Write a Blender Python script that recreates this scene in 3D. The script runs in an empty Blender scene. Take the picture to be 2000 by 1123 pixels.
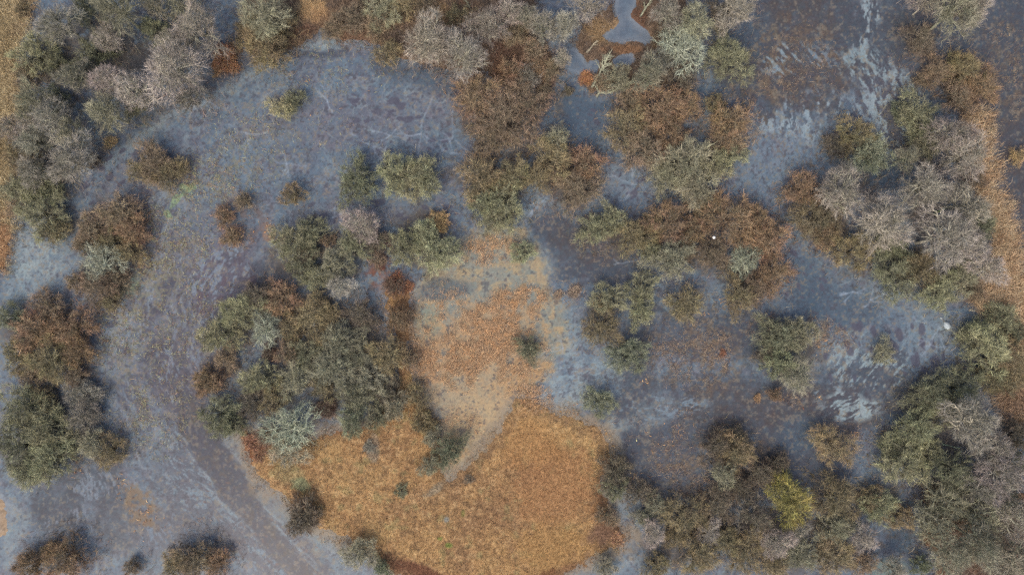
import bpy, math, random
import numpy as np
from mathutils import Vector

sc = bpy.context.scene
# ---------------------------------------------------------------- camera, sky, sun, exposure
S = 0.045                      # metres per photo pixel on the ice
CAMH = 60.0
cam = bpy.data.cameras.new('camera')
cam.sensor_width = 36.0
cam.lens = 36.0 * CAMH / (2000 * S)
cam.clip_start = 0.5
cam.clip_end = 3000
camo = bpy.data.objects.new('camera', cam)
sc.collection.objects.link(camo)
camo.location = (0, 0, CAMH)
camo.rotation_euler = (0, 0, 0)
sc.camera = camo

SUN_EL, SUN_AZ = math.radians(50), math.radians(205)      # azimuth clockwise from north
world = bpy.data.worlds.new('World')
sc.world = world
world.use_nodes = True
nt = world.node_tree
bg = nt.nodes['Background']
sky = nt.nodes.new('ShaderNodeTexSky')
sky.sky_type = 'NISHITA'
sky.sun_disc = False
sky.sun_elevation = SUN_EL
sky.sun_rotation = SUN_AZ
sky.air_density = 1.0
sky.dust_density = 6.0
sky.ozone_density = 1.0
nt.links.new(sky.outputs[0], bg.inputs[0])
bg.inputs[1].default_value = 0.14
sun = bpy.data.lights.new('sun', 'SUN')
sun.energy = 0.5
sun.angle = math.radians(40)
sun.color = (1.0, 0.95, 0.88)
suno = bpy.data.objects.new('sun', sun)
sc.collection.objects.link(suno)
sd_ = Vector((math.sin(SUN_AZ) * math.cos(SUN_EL), math.cos(SUN_AZ) * math.cos(SUN_EL), math.sin(SUN_EL)))
suno.rotation_euler = (-sd_).to_track_quat('-Z', 'Y').to_euler()
suno.location = (0, 0, 80)

sc.view_settings.view_transform = 'Standard'
sc.view_settings.look = 'None'
sc.view_settings.exposure = 0.5
sc.view_settings.gamma = 1.0
sc.cycles.use_denoising = False
sc.cycles.max_bounces = 5
sc.cycles.diffuse_bounces = 3
sc.cycles.glossy_bounces = 2

K_GROUND = 0.95     # photo value -> base colour
K_TWIG = 1.52

# ---------------------------------------------------------------- small helpers
def P(px, py, z=0.0):
    """photo pixel -> the world point at height z that is seen there"""
    f = (CAMH - z) / CAMH
    return ((px - 1000) * S * f, (561.5 - py) * S * f, z)

def lin(c):
    c = np.asarray(c, dtype=np.float64) / 255.0
    return np.where(c <= 0.04045, c / 12.92, ((c + 0.055) / 1.055) ** 2.4)

def sst(a, b, x):
    t = np.clip((x - a) / (b - a), 0, 1)
    return t * t * (3 - 2 * t)

def vnoise(x, y, seed):
    rs = np.random.RandomState(seed)
    T = rs.rand(128, 128)
    xi = np.floor(x).astype(np.int64); yi = np.floor(y).astype(np.int64)
    fx = x - xi; fy = y - yi
    fx = fx * fx * fx * (fx * (fx * 6 - 15) + 10); fy = fy * fy * fy * (fy * (fy * 6 - 15) + 10)
    x0 = xi & 127; x1 = (xi + 1) & 127; y0 = yi & 127; y1 = (yi + 1) & 127
    a = T[y0, x0]; b = T[y0, x1]; c = T[y1, x0]; d = T[y1, x1]
    return (a + (b - a) * fx) * (1 - fy) + (c + (d - c) * fx) * fy

def fbm(x, y, scale, seed, octs=4, gain=0.5):
    x = x / scale; y = y / scale
    s = 0; a = 1.0; t = 0
    for o in range(octs):
        s = s + a * vnoise(x + 17.3 * o, y - 9.1 * o, seed + o)
        t += a; a *= gain; x = x * 2.03; y = y * 2.03
    return (s / t - 0.5) * 2.0          # about -1..1 (mostly -.6...6)

def poly_sd(x, y, pts):
    """signed distance in px, positive inside"""
    pts = np.array(pts, dtype=np.float64)
    n = len(pts)
    d2 = np.full(x.shape, 1e18)
    ins = np.zeros(x.shape, dtype=bool)
    for i in range(n):
        ax, ay = pts[i]; bx, by = pts[(i + 1) % n]
        ex, ey = bx - ax, by - ay
        wx, wy = x - ax, y - ay
        t = np.clip((wx * ex + wy * ey) / (ex * ex + ey * ey + 1e-9), 0, 1)
        d2 = np.minimum(d2, (wx - ex * t) ** 2 + (wy - ey * t) ** 2)
        if ay != by:
            c = ((ay > y) != (by > y)) & (x < (bx - ax) * (y - ay) / (by - ay) + ax)
            ins ^= c
    d = np.sqrt(d2)
    return np.where(ins, d, -d)

def line_d(x, y, pts):
    d2 = np.full(x.shape, 1e18)
    for (ax, ay), (bx, by) in zip(pts[:-1], pts[1:]):
        ex, ey = bx - ax, by - ay
        wx, wy = x - ax, y - ay
        t = np.clip((wx * ex + wy * ey) / (ex * ex + ey * ey + 1e-9), 0, 1)
        d2 = np.minimum(d2, (wx - ex * t) ** 2 + (wy - ey * t) ** 2)
    return np.sqrt(d2)

def ell(x, y, cx, cy, rx, ry, ang=0.0):
    """1 at the centre, 0 on the rim, negative outside; ang in degrees, photo sense (y down)"""
    a = math.radians(ang)
    dx, dy = x - cx, y - cy
    u = dx * math.cos(a) + dy * math.sin(a)
    v = -dx * math.sin(a) + dy * math.cos(a)
    return 1 - np.sqrt((u / rx) ** 2 + (v / ry) ** 2)

def make_mesh(name, verts, quads=None, tris=None, cols=None, extra=None, smooth=False):
    me = bpy.data.meshes.new(name)
    verts = np.ascontiguousarray(verts, dtype=np.float32)
    parts = []; tot = []
    if quads is not None and len(quads):
        parts.append(np.asarray(quads, dtype=np.int32).ravel()); tot.append(np.full(len(quads), 4, dtype=np.int32))
    if tris is not None and len(tris):
        parts.append(np.asarray(tris, dtype=np.int32).ravel()); tot.append(np.full(len(tris), 3, dtype=np.int32))
    loops = np.concatenate(parts); tot = np.concatenate(tot)
    starts = np.concatenate([[0], np.cumsum(tot)[:-1]]).astype(np.int32)
    me.vertices.add(len(verts)); me.vertices.foreach_set('co', verts.ravel())
    me.loops.add(len(loops)); me.loops.foreach_set('vertex_index', loops)
    me.polygons.add(len(tot)); me.polygons.foreach_set('loop_start', starts)
    me.update(calc_edges=True)
    if cols is not None:
        at = me.attributes.new('tint', 'FLOAT_COLOR', 'POINT')
        c = np.ones((len(verts), 4), dtype=np.float32); c[:, :3] = cols
        at.data.foreach_set('color', c.ravel())
    for k, v in (extra or {}).items():
        at = me.attributes.new(k, 'FLOAT', 'POINT')
        at.data.foreach_set('value', np.asarray(v, dtype=np.float32))
    if smooth:
        me.polygons.foreach_set('use_smooth', np.ones(len(tot), dtype=bool))
    return me

def link(name, me, parent=None, mat=None):
    o = bpy.data.objects.new(name, me)
    sc.collection.objects.link(o)
    if parent is not None: o.parent = parent
    if mat is not None and me is not None and not me.materials: me.materials.append(mat)
    return o

def tag(o, label=None, cat=None, group=None, kind=None):
    if label: o['label'] = label
    if cat: o['category'] = cat
    if group: o['group'] = group
    if kind: o['kind'] = kind

# ---------------------------------------------------------------- materials
def new_mat(name):
    m = bpy.data.materials.new(name); m.use_nodes = True
    m.node_tree.nodes.clear()
    return m, m.node_tree

def node(nt, t, **kw):
    n = nt.nodes.new(t)
    for k, v in kw.items(): setattr(n, k, v)
    return n

def mat_twig(name, dark=0.45):
    """bark colour of the object, greyer and more lichen-grown towards the inside, tone changing from branch to branch"""
    m, t = new_mat(name)
    out = node(t, 'ShaderNodeOutputMaterial'); bs = node(t, 'ShaderNodeBsdfDiffuse')
    oi = node(t, 'ShaderNodeObjectInfo')
    tip = node(t, 'ShaderNodeAttribute', attribute_name='tip')
    tone = node(t, 'ShaderNodeAttribute', attribute_name='tone')
    hs = node(t, 'ShaderNodeHueSaturation')
    t.links.new(oi.outputs['Color'], hs.inputs['Color'])
    mh = node(t, 'ShaderNodeMapRange'); mh.inputs[3].default_value = 0.482; mh.inputs[4].default_value = 0.53
    t.links.new(tone.outputs['Fac'], mh.inputs[0]); t.links.new(mh.outputs[0], hs.inputs['Hue'])
    mv = node(t, 'ShaderNodeMapRange'); mv.inputs[3].default_value = dark; mv.inputs[4].default_value = 1.5
    tn = node(t, 'ShaderNodeMath', operation='FRACT')
    ml = node(t, 'ShaderNodeMath', operation='MULTIPLY'); ml.inputs[1].default_value = 7.13
    t.links.new(tone.outputs['Fac'], ml.inputs[0]); t.links.new(ml.outputs[0], tn.inputs[0])
    t.links.new(tn.outputs[0], mv.inputs[0]); t.links.new(mv.outputs[0], hs.inputs['Value'])
    m2 = node(t, 'ShaderNodeMath', operation='MULTIPLY'); m2.inputs[1].default_value = 13.7
    f2 = node(t, 'ShaderNodeMath', operation='FRACT')
    t.links.new(tone.outputs['Fac'], m2.inputs[0]); t.links.new(m2.outputs[0], f2.inputs[0])
    r2 = node(t, 'ShaderNodeMapRange'); r2.inputs[1].default_value = .55; r2.inputs[2].default_value = 1; r2.inputs[4].default_value = .5
    t.links.new(f2.outputs[0], r2.inputs[0])
    gy = node(t, 'ShaderNodeMix', data_type='RGBA'); gy.inputs[7].default_value = (.22, .18, .165, 1)
    t.links.new(r2.outputs[0], gy.inputs[0]); t.links.new(hs.outputs[0], gy.inputs[6])
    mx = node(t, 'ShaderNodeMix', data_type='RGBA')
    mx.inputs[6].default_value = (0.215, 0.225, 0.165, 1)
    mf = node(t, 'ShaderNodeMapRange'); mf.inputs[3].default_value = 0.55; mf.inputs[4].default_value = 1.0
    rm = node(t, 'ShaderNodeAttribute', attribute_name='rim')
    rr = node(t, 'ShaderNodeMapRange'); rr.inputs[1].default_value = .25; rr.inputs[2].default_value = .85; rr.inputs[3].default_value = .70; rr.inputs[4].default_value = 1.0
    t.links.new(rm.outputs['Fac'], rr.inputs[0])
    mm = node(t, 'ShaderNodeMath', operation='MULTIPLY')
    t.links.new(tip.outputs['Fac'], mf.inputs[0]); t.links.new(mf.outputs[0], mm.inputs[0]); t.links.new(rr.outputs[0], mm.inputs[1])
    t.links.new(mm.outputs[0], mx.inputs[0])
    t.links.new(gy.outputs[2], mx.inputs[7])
    lu = node(t, 'ShaderNodeAttribute', attribute_name='lum')
    vm = node(t, 'ShaderNodeVectorMath', operation='SCALE')
    t.links.new(mx.outputs[2], vm.inputs[0]); t.links.new(lu.outputs['Fac'], vm.inputs['Scale'])
    t.links.new(vm.outputs[0], bs.inputs['Color'])
    t.links.new(bs.outputs[0], out.inputs[0])
    return m

def mat_bark(name):
    m, t = new_mat(name)
    out = node(t, 'ShaderNodeOutputMaterial'); bs = node(t, 'ShaderNodeBsdfPrincipled')
    bs.inputs['Roughness'].default_value = 0.85
    oi = node(t, 'ShaderNodeObjectInfo')
    geo = node(t, 'ShaderNodeTexCoord')
    nz = node(t, 'ShaderNodeTexNoise'); nz.inputs['Scale'].default_value = 3.5; nz.inputs['Detail'].default_value = 5
    t.links.new(geo.outputs['Object'], nz.inputs['Vector'])
    mr = node(t, 'ShaderNodeMapRange'); mr.inputs[1].default_value = 0.3; mr.inputs[2].default_value = 0.7
    mr.inputs[3].default_value = 0.55; mr.inputs[4].default_value = 1.35
    t.links.new(nz.outputs[0], mr.inputs[0])
    hs = node(t, 'ShaderNodeHueSaturation')
    t.links.new(oi.outputs['Color'], hs.inputs['Color']); t.links.new(mr.outputs[0], hs.inputs['Value'])
    t.links.new(hs.outputs[0], bs.inputs['Base Color'])
    t.links.new(bs.outputs[0], out.inputs[0])
    return m

def mat_attr(name, rough=0.9, noise_scale=None, amp=0.25, bump=0.0):
    m, t = new_mat(name)
    out = node(t, 'ShaderNodeOutputMaterial'); bs = node(t, 'ShaderNodeBsdfPrincipled')
    bs.inputs['Roughness'].default_value = rough
    bs.inputs['Specular IOR Level'].default_value = 0.2
    a = node(t, 'ShaderNodeAttribute', attribute_name='tint')
    src = a.outputs['Color']
    if noise_scale:
        tc = node(t, 'ShaderNodeTexCoord')
        nz = node(t, 'ShaderNodeTexNoise'); nz.inputs['Scale'].default_value = noise_scale; nz.inputs['Detail'].default_value = 6
        t.links.new(tc.outputs['Object'], nz.inputs['Vector'])
        mr = node(t, 'ShaderNodeMapRange'); mr.inputs[1].default_value = 0.25; mr.inputs[2].default_value = 0.75
        mr.inputs[3].default_value = 1 - amp; mr.inputs[4].default_value = 1 + amp
        t.links.new(nz.outputs[0], mr.inputs[0])
        hs = node(t, 'ShaderNodeHueSaturation')
        t.links.new(src, hs.inputs['Color']); t.links.new(mr.outputs[0], hs.inputs['Value'])
        src = hs.outputs[0]
        if bump:
            bp = node(t, 'ShaderNodeBump'); bp.inputs['Strength'].default_value = bump; bp.inputs['Distance'].default_value = 0.05
            t.links.new(nz.outputs[0], bp.inputs['Height']); t.links.new(bp.outputs[0], bs.inputs['Normal'])
    t.links.new(src, bs.inputs['Base Color'])
    t.links.new(bs.outputs[0], out.inputs[0])
    return m

def mat_ice():
    m, t = new_mat('ice')
    out = node(t, 'ShaderNodeOutputMaterial'); bs = node(t, 'ShaderNodeBsdfPrincipled')
    a = node(t, 'ShaderNodeAttribute', attribute_name='tint')
    fr = node(t, 'ShaderNodeAttribute', attribute_name='frost')
    tc = node(t, 'ShaderNodeTexCoord')
    nz = node(t, 'ShaderNodeTexNoise'); nz.inputs['Scale'].default_value = 5.0; nz.inputs['Detail'].default_value = 7; nz.inputs['Roughness'].default_value = 0.75
    t.links.new(tc.outputs['Object'], nz.inputs['Vector'])
    mr = node(t, 'ShaderNodeMapRange'); mr.inputs[1].default_value = 0.3; mr.inputs[2].default_value = 0.7
    mr.inputs[3].default_value = 0.86; mr.inputs[4].default_value = 1.14
    t.links.new(nz.outputs[0], mr.inputs[0])
    hs = node(t, 'ShaderNodeHueSaturation')
    t.links.new(a.outputs['Color'], hs.inputs['Color']); t.links.new(mr.outputs[0], hs.inputs['Value'])
    t.links.new(hs.outputs[0], bs.inputs['Base Color'])
    rr = node(t, 'ShaderNodeMapRange'); rr.inputs[3].default_value = 0.10; rr.inputs[4].default_value = 0.6
    t.links.new(fr.outputs['Fac'], rr.inputs[0]); t.links.new(rr.outputs[0], bs.inputs['Roughness'])
    bs.inputs['IOR'].default_value = 1.33
    t.links.new(bs.outputs[0], out.inputs[0])
    return m

M_TWIG = mat_twig('twigs')
M_BARK = mat_bark('bark')
M_ICE = mat_ice()
M_SOIL = mat_attr('bog_soil', 0.95, 4.0, 0.30, 0.5)
M_BLADE = mat_attr('dry_blades', 0.8)

# ---------------------------------------------------------------- where land, ice, dark water and frost lie (photo pixels)
LAND = {
 'island': [(466,838),(488,905),(528,955),(590,996),(652,1042),(715,1078),(775,1112),(800,1180),(1075,1180),(1105,1123),(1150,1100),(1205,1070),(1228,1045),(1195,1010),(1172,955),(1192,905),(1188,862),(1165,838),(1120,815),(1070,802),(1035,765),(1006,778),(990,822),(962,858),(938,886),(908,910),(884,930),(868,936),(858,912),(862,860),(852,812),(822,772),(800,700),(805,620),(795,560),(755,548),(760,600),(775,680),(770,760),(730,830),(640,845),(560,872)],
 'left': [(-900,-700),(62,-700),(66,20),(58,60),(36,110),(42,150),(48,200),(24,258),(20,330),(22,400),(26,450),(10,530),(-40,560),(-900,700)],
 'top': [(540,-700),(1060,-700),(1042,40),(1085,120),(1060,172),(1000,180),(950,150),(870,140),(790,115),(745,85),(690,80),(630,66),(590,84),(520,112),(478,92),(470,40)],
 'bog': [(1128,48),(1160,30),(1200,5),(1215,-400),(1340,-400),(1345,50),(1310,110),(1300,168),(1230,160),(1150,180),(1125,150),(1140,118),(1128,90)],
 'right': [(1895,215),(1922,236),(1934,300),(1950,380),(1978,440),(1985,500),(2003,540),(2900,560),(2900,900),(1990,830),(1945,790),(1990,700),(1950,625),(1905,602),(1888,560),(1925,540),(1938,480),(1915,400),(1895,320),(1880,260)],
 'lowright': [(1820,940),(1850,1010),(1930,1010),(1980,960),(2900,900),(2900,1600),(1780,1600),(1830,1090),(1800,1040),(1820,1000),(1795,960)],
 'corner': [(-900,960),(0,975),(18,1000),(12,1040),(0,1070),(-900,1100)],
 'fern': [(418,98),(450,85),(472,98),(468,125),(440,145),(415,150)],
}
POOLS = [
 [(1196,-400),(1245,-400),(1240,8),(1233,34),(1250,50),(1266,62),(1272,78),(1260,86),(1236,80),(1212,86),(1185,78),(1180,70),(1196,60),(1208,42),(1202,22)],
 [(1102,100),(1122,96),(1140,118),(1148,136),(1130,144),(1112,138)],
 [(1152,122),(1166,120),(1170,132),(1160,140),(1150,138)],
 [(1196,120),(1215,108),(1236,108),(1236,122),(1215,132),(1200,132)],
]

def land_sd(x, y):
    wx = x + 14 * fbm(x, y, 45, 11, 5, .65); wy = y + 14 * fbm(x, y, 45, 31, 5, .65)
    L = np.full(x.shape, -1e3)
    for k, pts in LAND.items():
        L = np.maximum(L, poly_sd(wx, wy, pts))
    wx = x + 4 * fbm(x, y, 30, 11, 3); wy = y + 4 * fbm(x, y, 30, 31, 3)
    for pts in POOLS:
        L = np.minimum(L, -poly_sd(wx, wy, pts))
    return L

def blend(C, w, col):
    w = np.clip(w, 0, 1)[..., None]
    return C * (1 - w) + np.asarray(col, dtype=np.float64) * w

def ice_fields(x, y):
    wx = x + 22 * fbm(x, y, 90, 51, 4); wy = y + 22 * fbm(x, y, 90, 71, 4)
    n1 = fbm(x, y, 60, 91, 5, 0.6); n2 = fbm(x, y, 14, 101, 4, 0.65); n3 = fbm(x, y, 150, 111, 4)
    nf = fbm(x, y, 5.5, 121, 3, 0.7)
    C = np.zeros(x.shape + (3,)) + np.array([97, 110, 129.0])
    C = blend(C, sst(0.0, 0.55, n3) * 0.6, (90, 101, 116))
    C = blend(C, sst(-0.05, 0.55, n1) * 0.45, (115, 123, 137))
    C = blend(C, sst(0.05, 0.6, -n1 + n2 * 0.4) * 0.5, (92, 90, 105))
    n5 = fbm(x, y, 9, 611, 3, .6); n6 = fbm(x, y, 22, 631, 4, .6); n7 = fbm(x, y, 7, 651, 3, .7)
    C = blend(C, sst(0.05, 0.5, n6) * 0.55, (120, 116, 130))
    C = blend(C, sst(0.10, 0.5, n5) * 0.40, (128, 138, 148))
    C = blend(C, sst(0.15, 0.5, -n5 + .3 * n6) * 0.45, (84, 90, 106))
    frost = np.full(x.shape, 0.45)
    def lay(w, col, f=None):
        nonlocal C, frost
        C = blend(C, w, col)
        if f is not None: frost = frost * (1 - np.clip(w, 0, 1)) + f * np.clip(w, 0, 1)
    def soft(cx, cy, rx, ry, ang=0, k=0.55, nz=0.9):
        return sst(0.0, k, ell(wx, wy, cx, cy, rx * 1.15, ry * 1.15, ang) + nz * 0.28 * (n1 + 0.8 * n2))
    DK = (74, 77, 88); DB = (80, 73, 75); BM = (108, 94, 84)
    # purple-brown thin ice of the left pool
    for a in [(430,600,90,150,25),(330,700,110,170,10),(300,560,110,130,30),(260,360,110,60,-35),(420,480,110,70,-20),(620,240,190,60,0),(820,215,110,50,0),(700,420,120,30,0),(340,450,80,80,0),(620,460,60,40,0)]:
        lay(soft(*a) * (0.45 + 0.3 * n2), (104, 102, 116), 0.4)
    # fine streaks of dark and pale ice following the bend of the left hand pool
    th = np.arctan2(y - 640, x - 660); rr_ = np.hypot(x - 660, y - 640) + 30 * fbm(x, y, 70, 711, 4) 
    sv = fbm(rr_ / 9.0 + 3, th * 300 / 44.0, 1.0, 721, 4, .65) + .35 * fbm(x, y, 50, 731, 3)
    zn = sst(-.35, .25, fbm(x, y, 80, 771, 3)) * sst(180, 260, rr_) * sst(520, 420, rr_) * sst(.45, .9, np.abs(th) / math.pi) * np.where(y > 330, 1, sst(230, 330, y))
    lay(zn * sst(.05, .28, sv) * .75, (76, 73, 86), .1)
    lay(zn * sst(.08, .30, -sv) * .65, (130, 138, 152), .8)
    # pale veins of refrozen cracks
    for sc_, sd, am in ((60, 741, .5), (26, 751, .35), (110, 761, .45)):
        vn = np.abs(fbm(wx, wy, sc_, sd, 3, .5))
        lay(sst(.045, .0, vn) * am * sst(-.2, .4, fbm(x, y, 120, sd + 5, 2)), (136, 146, 156), .8)
    # open dark water / clear ice
    for a in [(1560,70,190,190,0),(1500,150,90,110,0),(1720,60,120,130,0),(1900,60,200,160,0),(1970,260,120,330,0),(2080,300,160,500,0),
              (1130,500,105,62,10),(1190,520,90,45,0),(1080,440,60,40,0),(508,542,62,36,-20),(1290,905,140,105,0),(1450,800,260,95,0),(1570,890,140,90,0),
              (1230,850,80,60,0),(1250,720,40,120,10),(1690,765,150,70,-12),(180,930,80,50,0),(110,985,90,60,0),(230,1010,60,80,0),(1460,640,80,60,0),(1350,650,120,60,0)]:
        lay(soft(*a) * (0.78 + .3 * n2), DK, 0.03)
    for a in [(1500,110,110,90,0),(1600,150,130,70,0),(1540,30,110,60,0),(1440,800,190,60,0),(1990,330,70,200,0),(1640,800,100,50,0),(1150,470,80,50,0)]:
        lay(soft(*a) * (0.55 + 0.6 * n2), DB, 0.1)
    w = sst(40, 12, line_d(wx, wy, [(318,690),(352,765),(400,845),(455,925),(520,1010),(585,1085),(640,1170)]) + 16 * n2)
    lay(w * 0.92, (70, 68, 80), 0.05)
    lay(w * sst(0.05, 0.5, n2 + nf * 0.5) * 0.35, (104, 90, 82))
    # smooth dark blue ice
    for a in [(1635,595,95,42,20),(1580,560,50,60,0),(870,560,62,26,-5),(1150,255,60,60,0),(1090,230,50,40,0),(1450,60,60,60,0),(1370,190,60,30,0),(1570,850,60,40,0),(1730,340,60,50,0),(1800,220,30,60,0),(1760,1040,36,70,0),(1130,215,60,40,0)]:
        lay(soft(*a) * 0.75, (76, 88, 105), 0.15)
    lay(sst(16, 3, line_d(wx, wy, [(430,150),(520,110),(600,95),(700,98)]) + 9 * n2) * 0.75, (74, 78, 92), 0.15)
    lay(sst(30, 6, line_d(x, y, [(190,305),(290,235),(400,170),(470,140)]) + 12 * n2) * 0.45, (74, 78, 92), 0.15)
    lay(sst(34, 4, line_d(x, y, [(740,120),(810,150),(900,175)]) + 12 * n2) * 0.6, (70, 78, 94), 0.15)
    # tan weed mottles under the ice
    for a in [(1340,680,110,80,0),(1390,700,50,90,0),(1100,575,60,30,0),(1620,665,60,40,0),(1310,890,60,60,0),(1345,940,60,60,0),(1600,640,40,30,0),(1560,120,120,90,0),(1480,130,60,80,0),(1960,130,60,120,0),(1700,300,30,20,0),(1190,470,60,40,0),(1520,640,60,30,0),(1460,270,60,60,0),(950,470,90,30,0),(1570,300,60,50,0)]:
        lay(soft(*a) * sst(-0.15, 0.5, n2 + nf * 0.8) * 0.6, BM, 0.5)
    for a in [(250,640,70,140,0),(310,460,90,110,0),(430,340,80,60,0),(520,300,90,60,0),(300,790,70,130,0),(330,620,100,160,0),(280,250,80,30,-30)]:
        lay(soft(*a) * sst(-0.1, 0.5, n2 * 0.7 + nf) * 0.40, (122, 116, 100), 0.5)
    # pale frost
    FR = (138, 148, 156)
    for a, s in [((620,80,70,12,-10),.8),((705,84,45,8,0),.8),((55,545,50,50,0),.7),((45,490,30,50,0),.7),((110,510,60,40,0),.4),
              ((1095,760,95,42,10),.75),((1085,640,60,90,0),.6),((1150,700,90,60,0),.35),((1020,510,70,50,0),.7),((1195,870,22,60,0),.7),((1230,830,90,20,-10),.5),
              ((1290,800,60,40,0),.45),((650,1060,70,50,30),.65),((560,1010,40,40,0),.4),((445,890,18,60,0),.6),((1820,650,60,70,0),.35),((1860,640,60,20,-15),.4),
              ((1240,350,60,50,0),.35),((1040,390,60,40,0),.4),((25,1040,30,80,0),.6),((590,770,60,50,0),.5),((690,600,60,50,0),.4),((730,700,40,40,0),.3),
              ((1700,410,60,30,0),.2),((1720,560,60,40,0),.2),((60,60,60,30,0),.4),((440,30,40,60,0),.3),((1970,650,60,30,0),.4),((1200,1090,60,40,0),.55),((1225,985,30,40,0),.75),((1925,780,22,12,0),.8),((110,115,40,60,0),.3),((300,330,60,30,-30),.3),((1560,700,50,50,0),.3)]:
        lay(soft(*a) * s * (0.65 + 0.9 * n2), FR, 0.9)
    lay(sst(16, 3, line_d(x, y, [(205,318),(270,275),(330,225),(400,195),(470,158),(530,118),(600,86),(650,82)]) + 10 * n2) * .6, (128, 138, 148), .9)
    lay(sst(26, 4, line_d(wx, wy, [(440,850),(480,940),(540,1010),(620,1050),(680,1090)]) + 12 * n2) * 0.55, (134, 140, 146), 0.9)
    # flowing streaks of pale ice over dark: direction (deg), zone
    def streak(cx, cy, rx, ry, ang, dens, bend=0.0, sc1=1.0, pal=(132, 144, 158), dark=None, zang=0):
        z = sst(0.0, 0.5, ell(wx, wy, cx, cy, rx, ry, zang) + 0.3 * n1)
        a = math.radians(ang)
        dx, dy = x - cx, y - cy
        u = dx * math.cos(a) + dy * math.sin(a); v = -dx * math.sin(a) + dy * math.cos(a)
        v = v + math.radians(bend) * u * u / (2 * max(rx, ry)) + 9 * fbm(x, y, 60, int(cx) % 97 + 5, 2) + 2.5 * fbm(x, y, 14, int(cx) % 97 + 9, 2)
        s = fbm(u / 2.6, v, 6.0 * sc1, int(cx + cy) % 89 + 3, 4, 0.62) + 0.5 * fbm(x, y, 50, int(cx) % 53, 3)
        m = sst(0.21 - dens, 0.40 - dens, s)
        if dark is not None: lay(z * (1 - m) * 0.75, dark, 0.06)
        lay(z * m * (0.95 + 0.35 * nf), pal, 0.85)
    streak(1735,215,80,125,62,0.24,25,1.2,(140,152,164),(84,82,94))
    streak(1600,235,160,70,88,0.13,-20,1.0,(136,148,162))
    streak(1540,300,110,110,75,0.16,0,1.0,(108,120,138))
    streak(1690,30,34,80,85,0.22,0,1.4,(136,148,160))
    streak(1700,125,70,60,60,0.16,0,1.2,(136,150,162))
    streak(1530,120,60,40,40,0.02,0,1.2,(128,142,156))
    streak(1560,115,110,50,50,-0.04,0,1.2,(112,124,140))
    streak(1700,110,50,40,50,0.10,0,1.1,(124,138,150))
    streak(1700,710,120,70,-52,0.08,0,1.0,(134,148,160))
    streak(1650,790,85,38,-28,0.2,0,1.3,(140,152,162),(82,82,92))
    streak(1610,765,36,20,-30,0.16,0,1.0,(120,132,146))
    streak(1790,690,80,80,80,0.10,0,0.9,(112,126,144))
    streak(430,560,75,150,115,0.06,0,0.9,(116,124,142),(92,86,100),20)
    streak(350,720,80,110,78,0.04,0,0.8,(108,114,132),(90,86,98))
    streak(400,950,140,120,42,0.02,0,0.8,(116,126,140),(88,88,100),40)
    streak(520,1070,110,70,48,0.02,0,0.9,(124,134,148),(86,84,96),40)
    streak(330,1040,100,60,60,0.0,0,0.8,(112,120,136),(86,86,98))
    streak(130,1020,110,70,85,0.02,10,1.2,(116,122,138))
    streak(200,950,90,40,80,-0.03,0,1.2,(112,120,136))
    streak(70,520,60,50,100,0.10,0,1.2,(134,144,152))
    streak(1300,800,120,40,0,0.02,0,0.8,(112,124,140))
    streak(1120,740,120,60,-20,0.15,0,0.8,(128,142,156))
    ch = poly_sd(x + 12 * fbm(x, y, 40, 1401, 4, .65), y + 12 * fbm(x, y, 40, 1411, 4, .65), [(338,760),(378,772),(425,845),(462,905),(500,965),(545,1030),(600,1100),(640,1180),(600,1180),(545,1110),(490,1040),(430,970),(385,905),(350,840)])
    lay(sst(-3, 5, ch) * .8, (76, 75, 86), .08)
    lay(sst(-3, 5, ch) * sst(.0, .45, n2 + nf * .5) * .5, (98, 86, 78), .2)
    wv = fbm((x + y) * .17 / 2, (y - x) * .9, 8, 1421, 4, .6)
    lay(sst(10, -6, ch) * sst(-26, -4, ch) * sst(.0, .25, wv) * sst(850, 940, y) * .7, (138, 148, 158), .9)
    # frosted, half-frozen sedge in the middle
    w = sst(-14, 12, poly_sd(wx, wy, [(808,550),(830,495),(905,470),(960,450),(1038,458),(1055,520),(1095,600),(1100,680),(1050,755),(1003,780),(950,860),(880,930),(835,968),(845,900),(855,820),(805,770),(795,690),(800,610)]) + 14 * n2)
    lay(w * 0.85, (136, 134, 126), 0.95)
    lay(w * sst(-0.1, 0.4, n2 + 0.5 * n1) * 0.75, (168, 144, 114), 0.95)
    lay(sst(-.2, .5, ell(wx, wy, 830, 700, 50, 110, 8)) * w * .8, (164, 120, 88), 1)
    lay(sst(-.3, .6, ell(wx, wy, 1010, 750, 80, 50, -30) + .4 * n2) * w * .8, (170, 130, 92), 1)
    lay(w * sst(0.1, 0.5, -n2 + 0.5 * fbm(x, y, 40, 301, 3)) * 0.6, (122, 126, 124), 0.9)
    lay(sst(.1,.7, ell(wx, wy, 845, 640, 45, 70)) * 0.45 * w, (126, 146, 138))
    lay(soft(870, 560, 60, 24, -6) * 0.8, (86, 94, 105), 0.4)
    lay(sst(0.0, 0.5, ell(wx, wy, 950, 660, 135, 85, -35) + 0.5 * n2) * 0.75 * w, (170, 138, 108), 1)
    lay(sst(0.0, 0.4, ell(wx, wy, 915, 830, 60, 45, -50) + 0.4 * n2) * 0.6, (172, 152, 122), 1)
    lay(sst(-.3, .3, ell(wx, wy, 925, 850, 85, 55, -55)) * .8, (178, 156, 126), 1)
    lay(sst(-.3, .3, ell(wx, wy, 925, 850, 85, 55, -55)) * sst(0, .35, fbm(x, y, 24, 1301, 4, .6)) * .7, (172, 130, 94), 1)
    lay(sst(-.3, .3, ell(wx, wy, 925, 850, 85, 55, -55)) * sst(.1, .4, -fbm(x, y, 24, 1311, 4, .6)) * .45, (140, 140, 134), 1)
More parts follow.
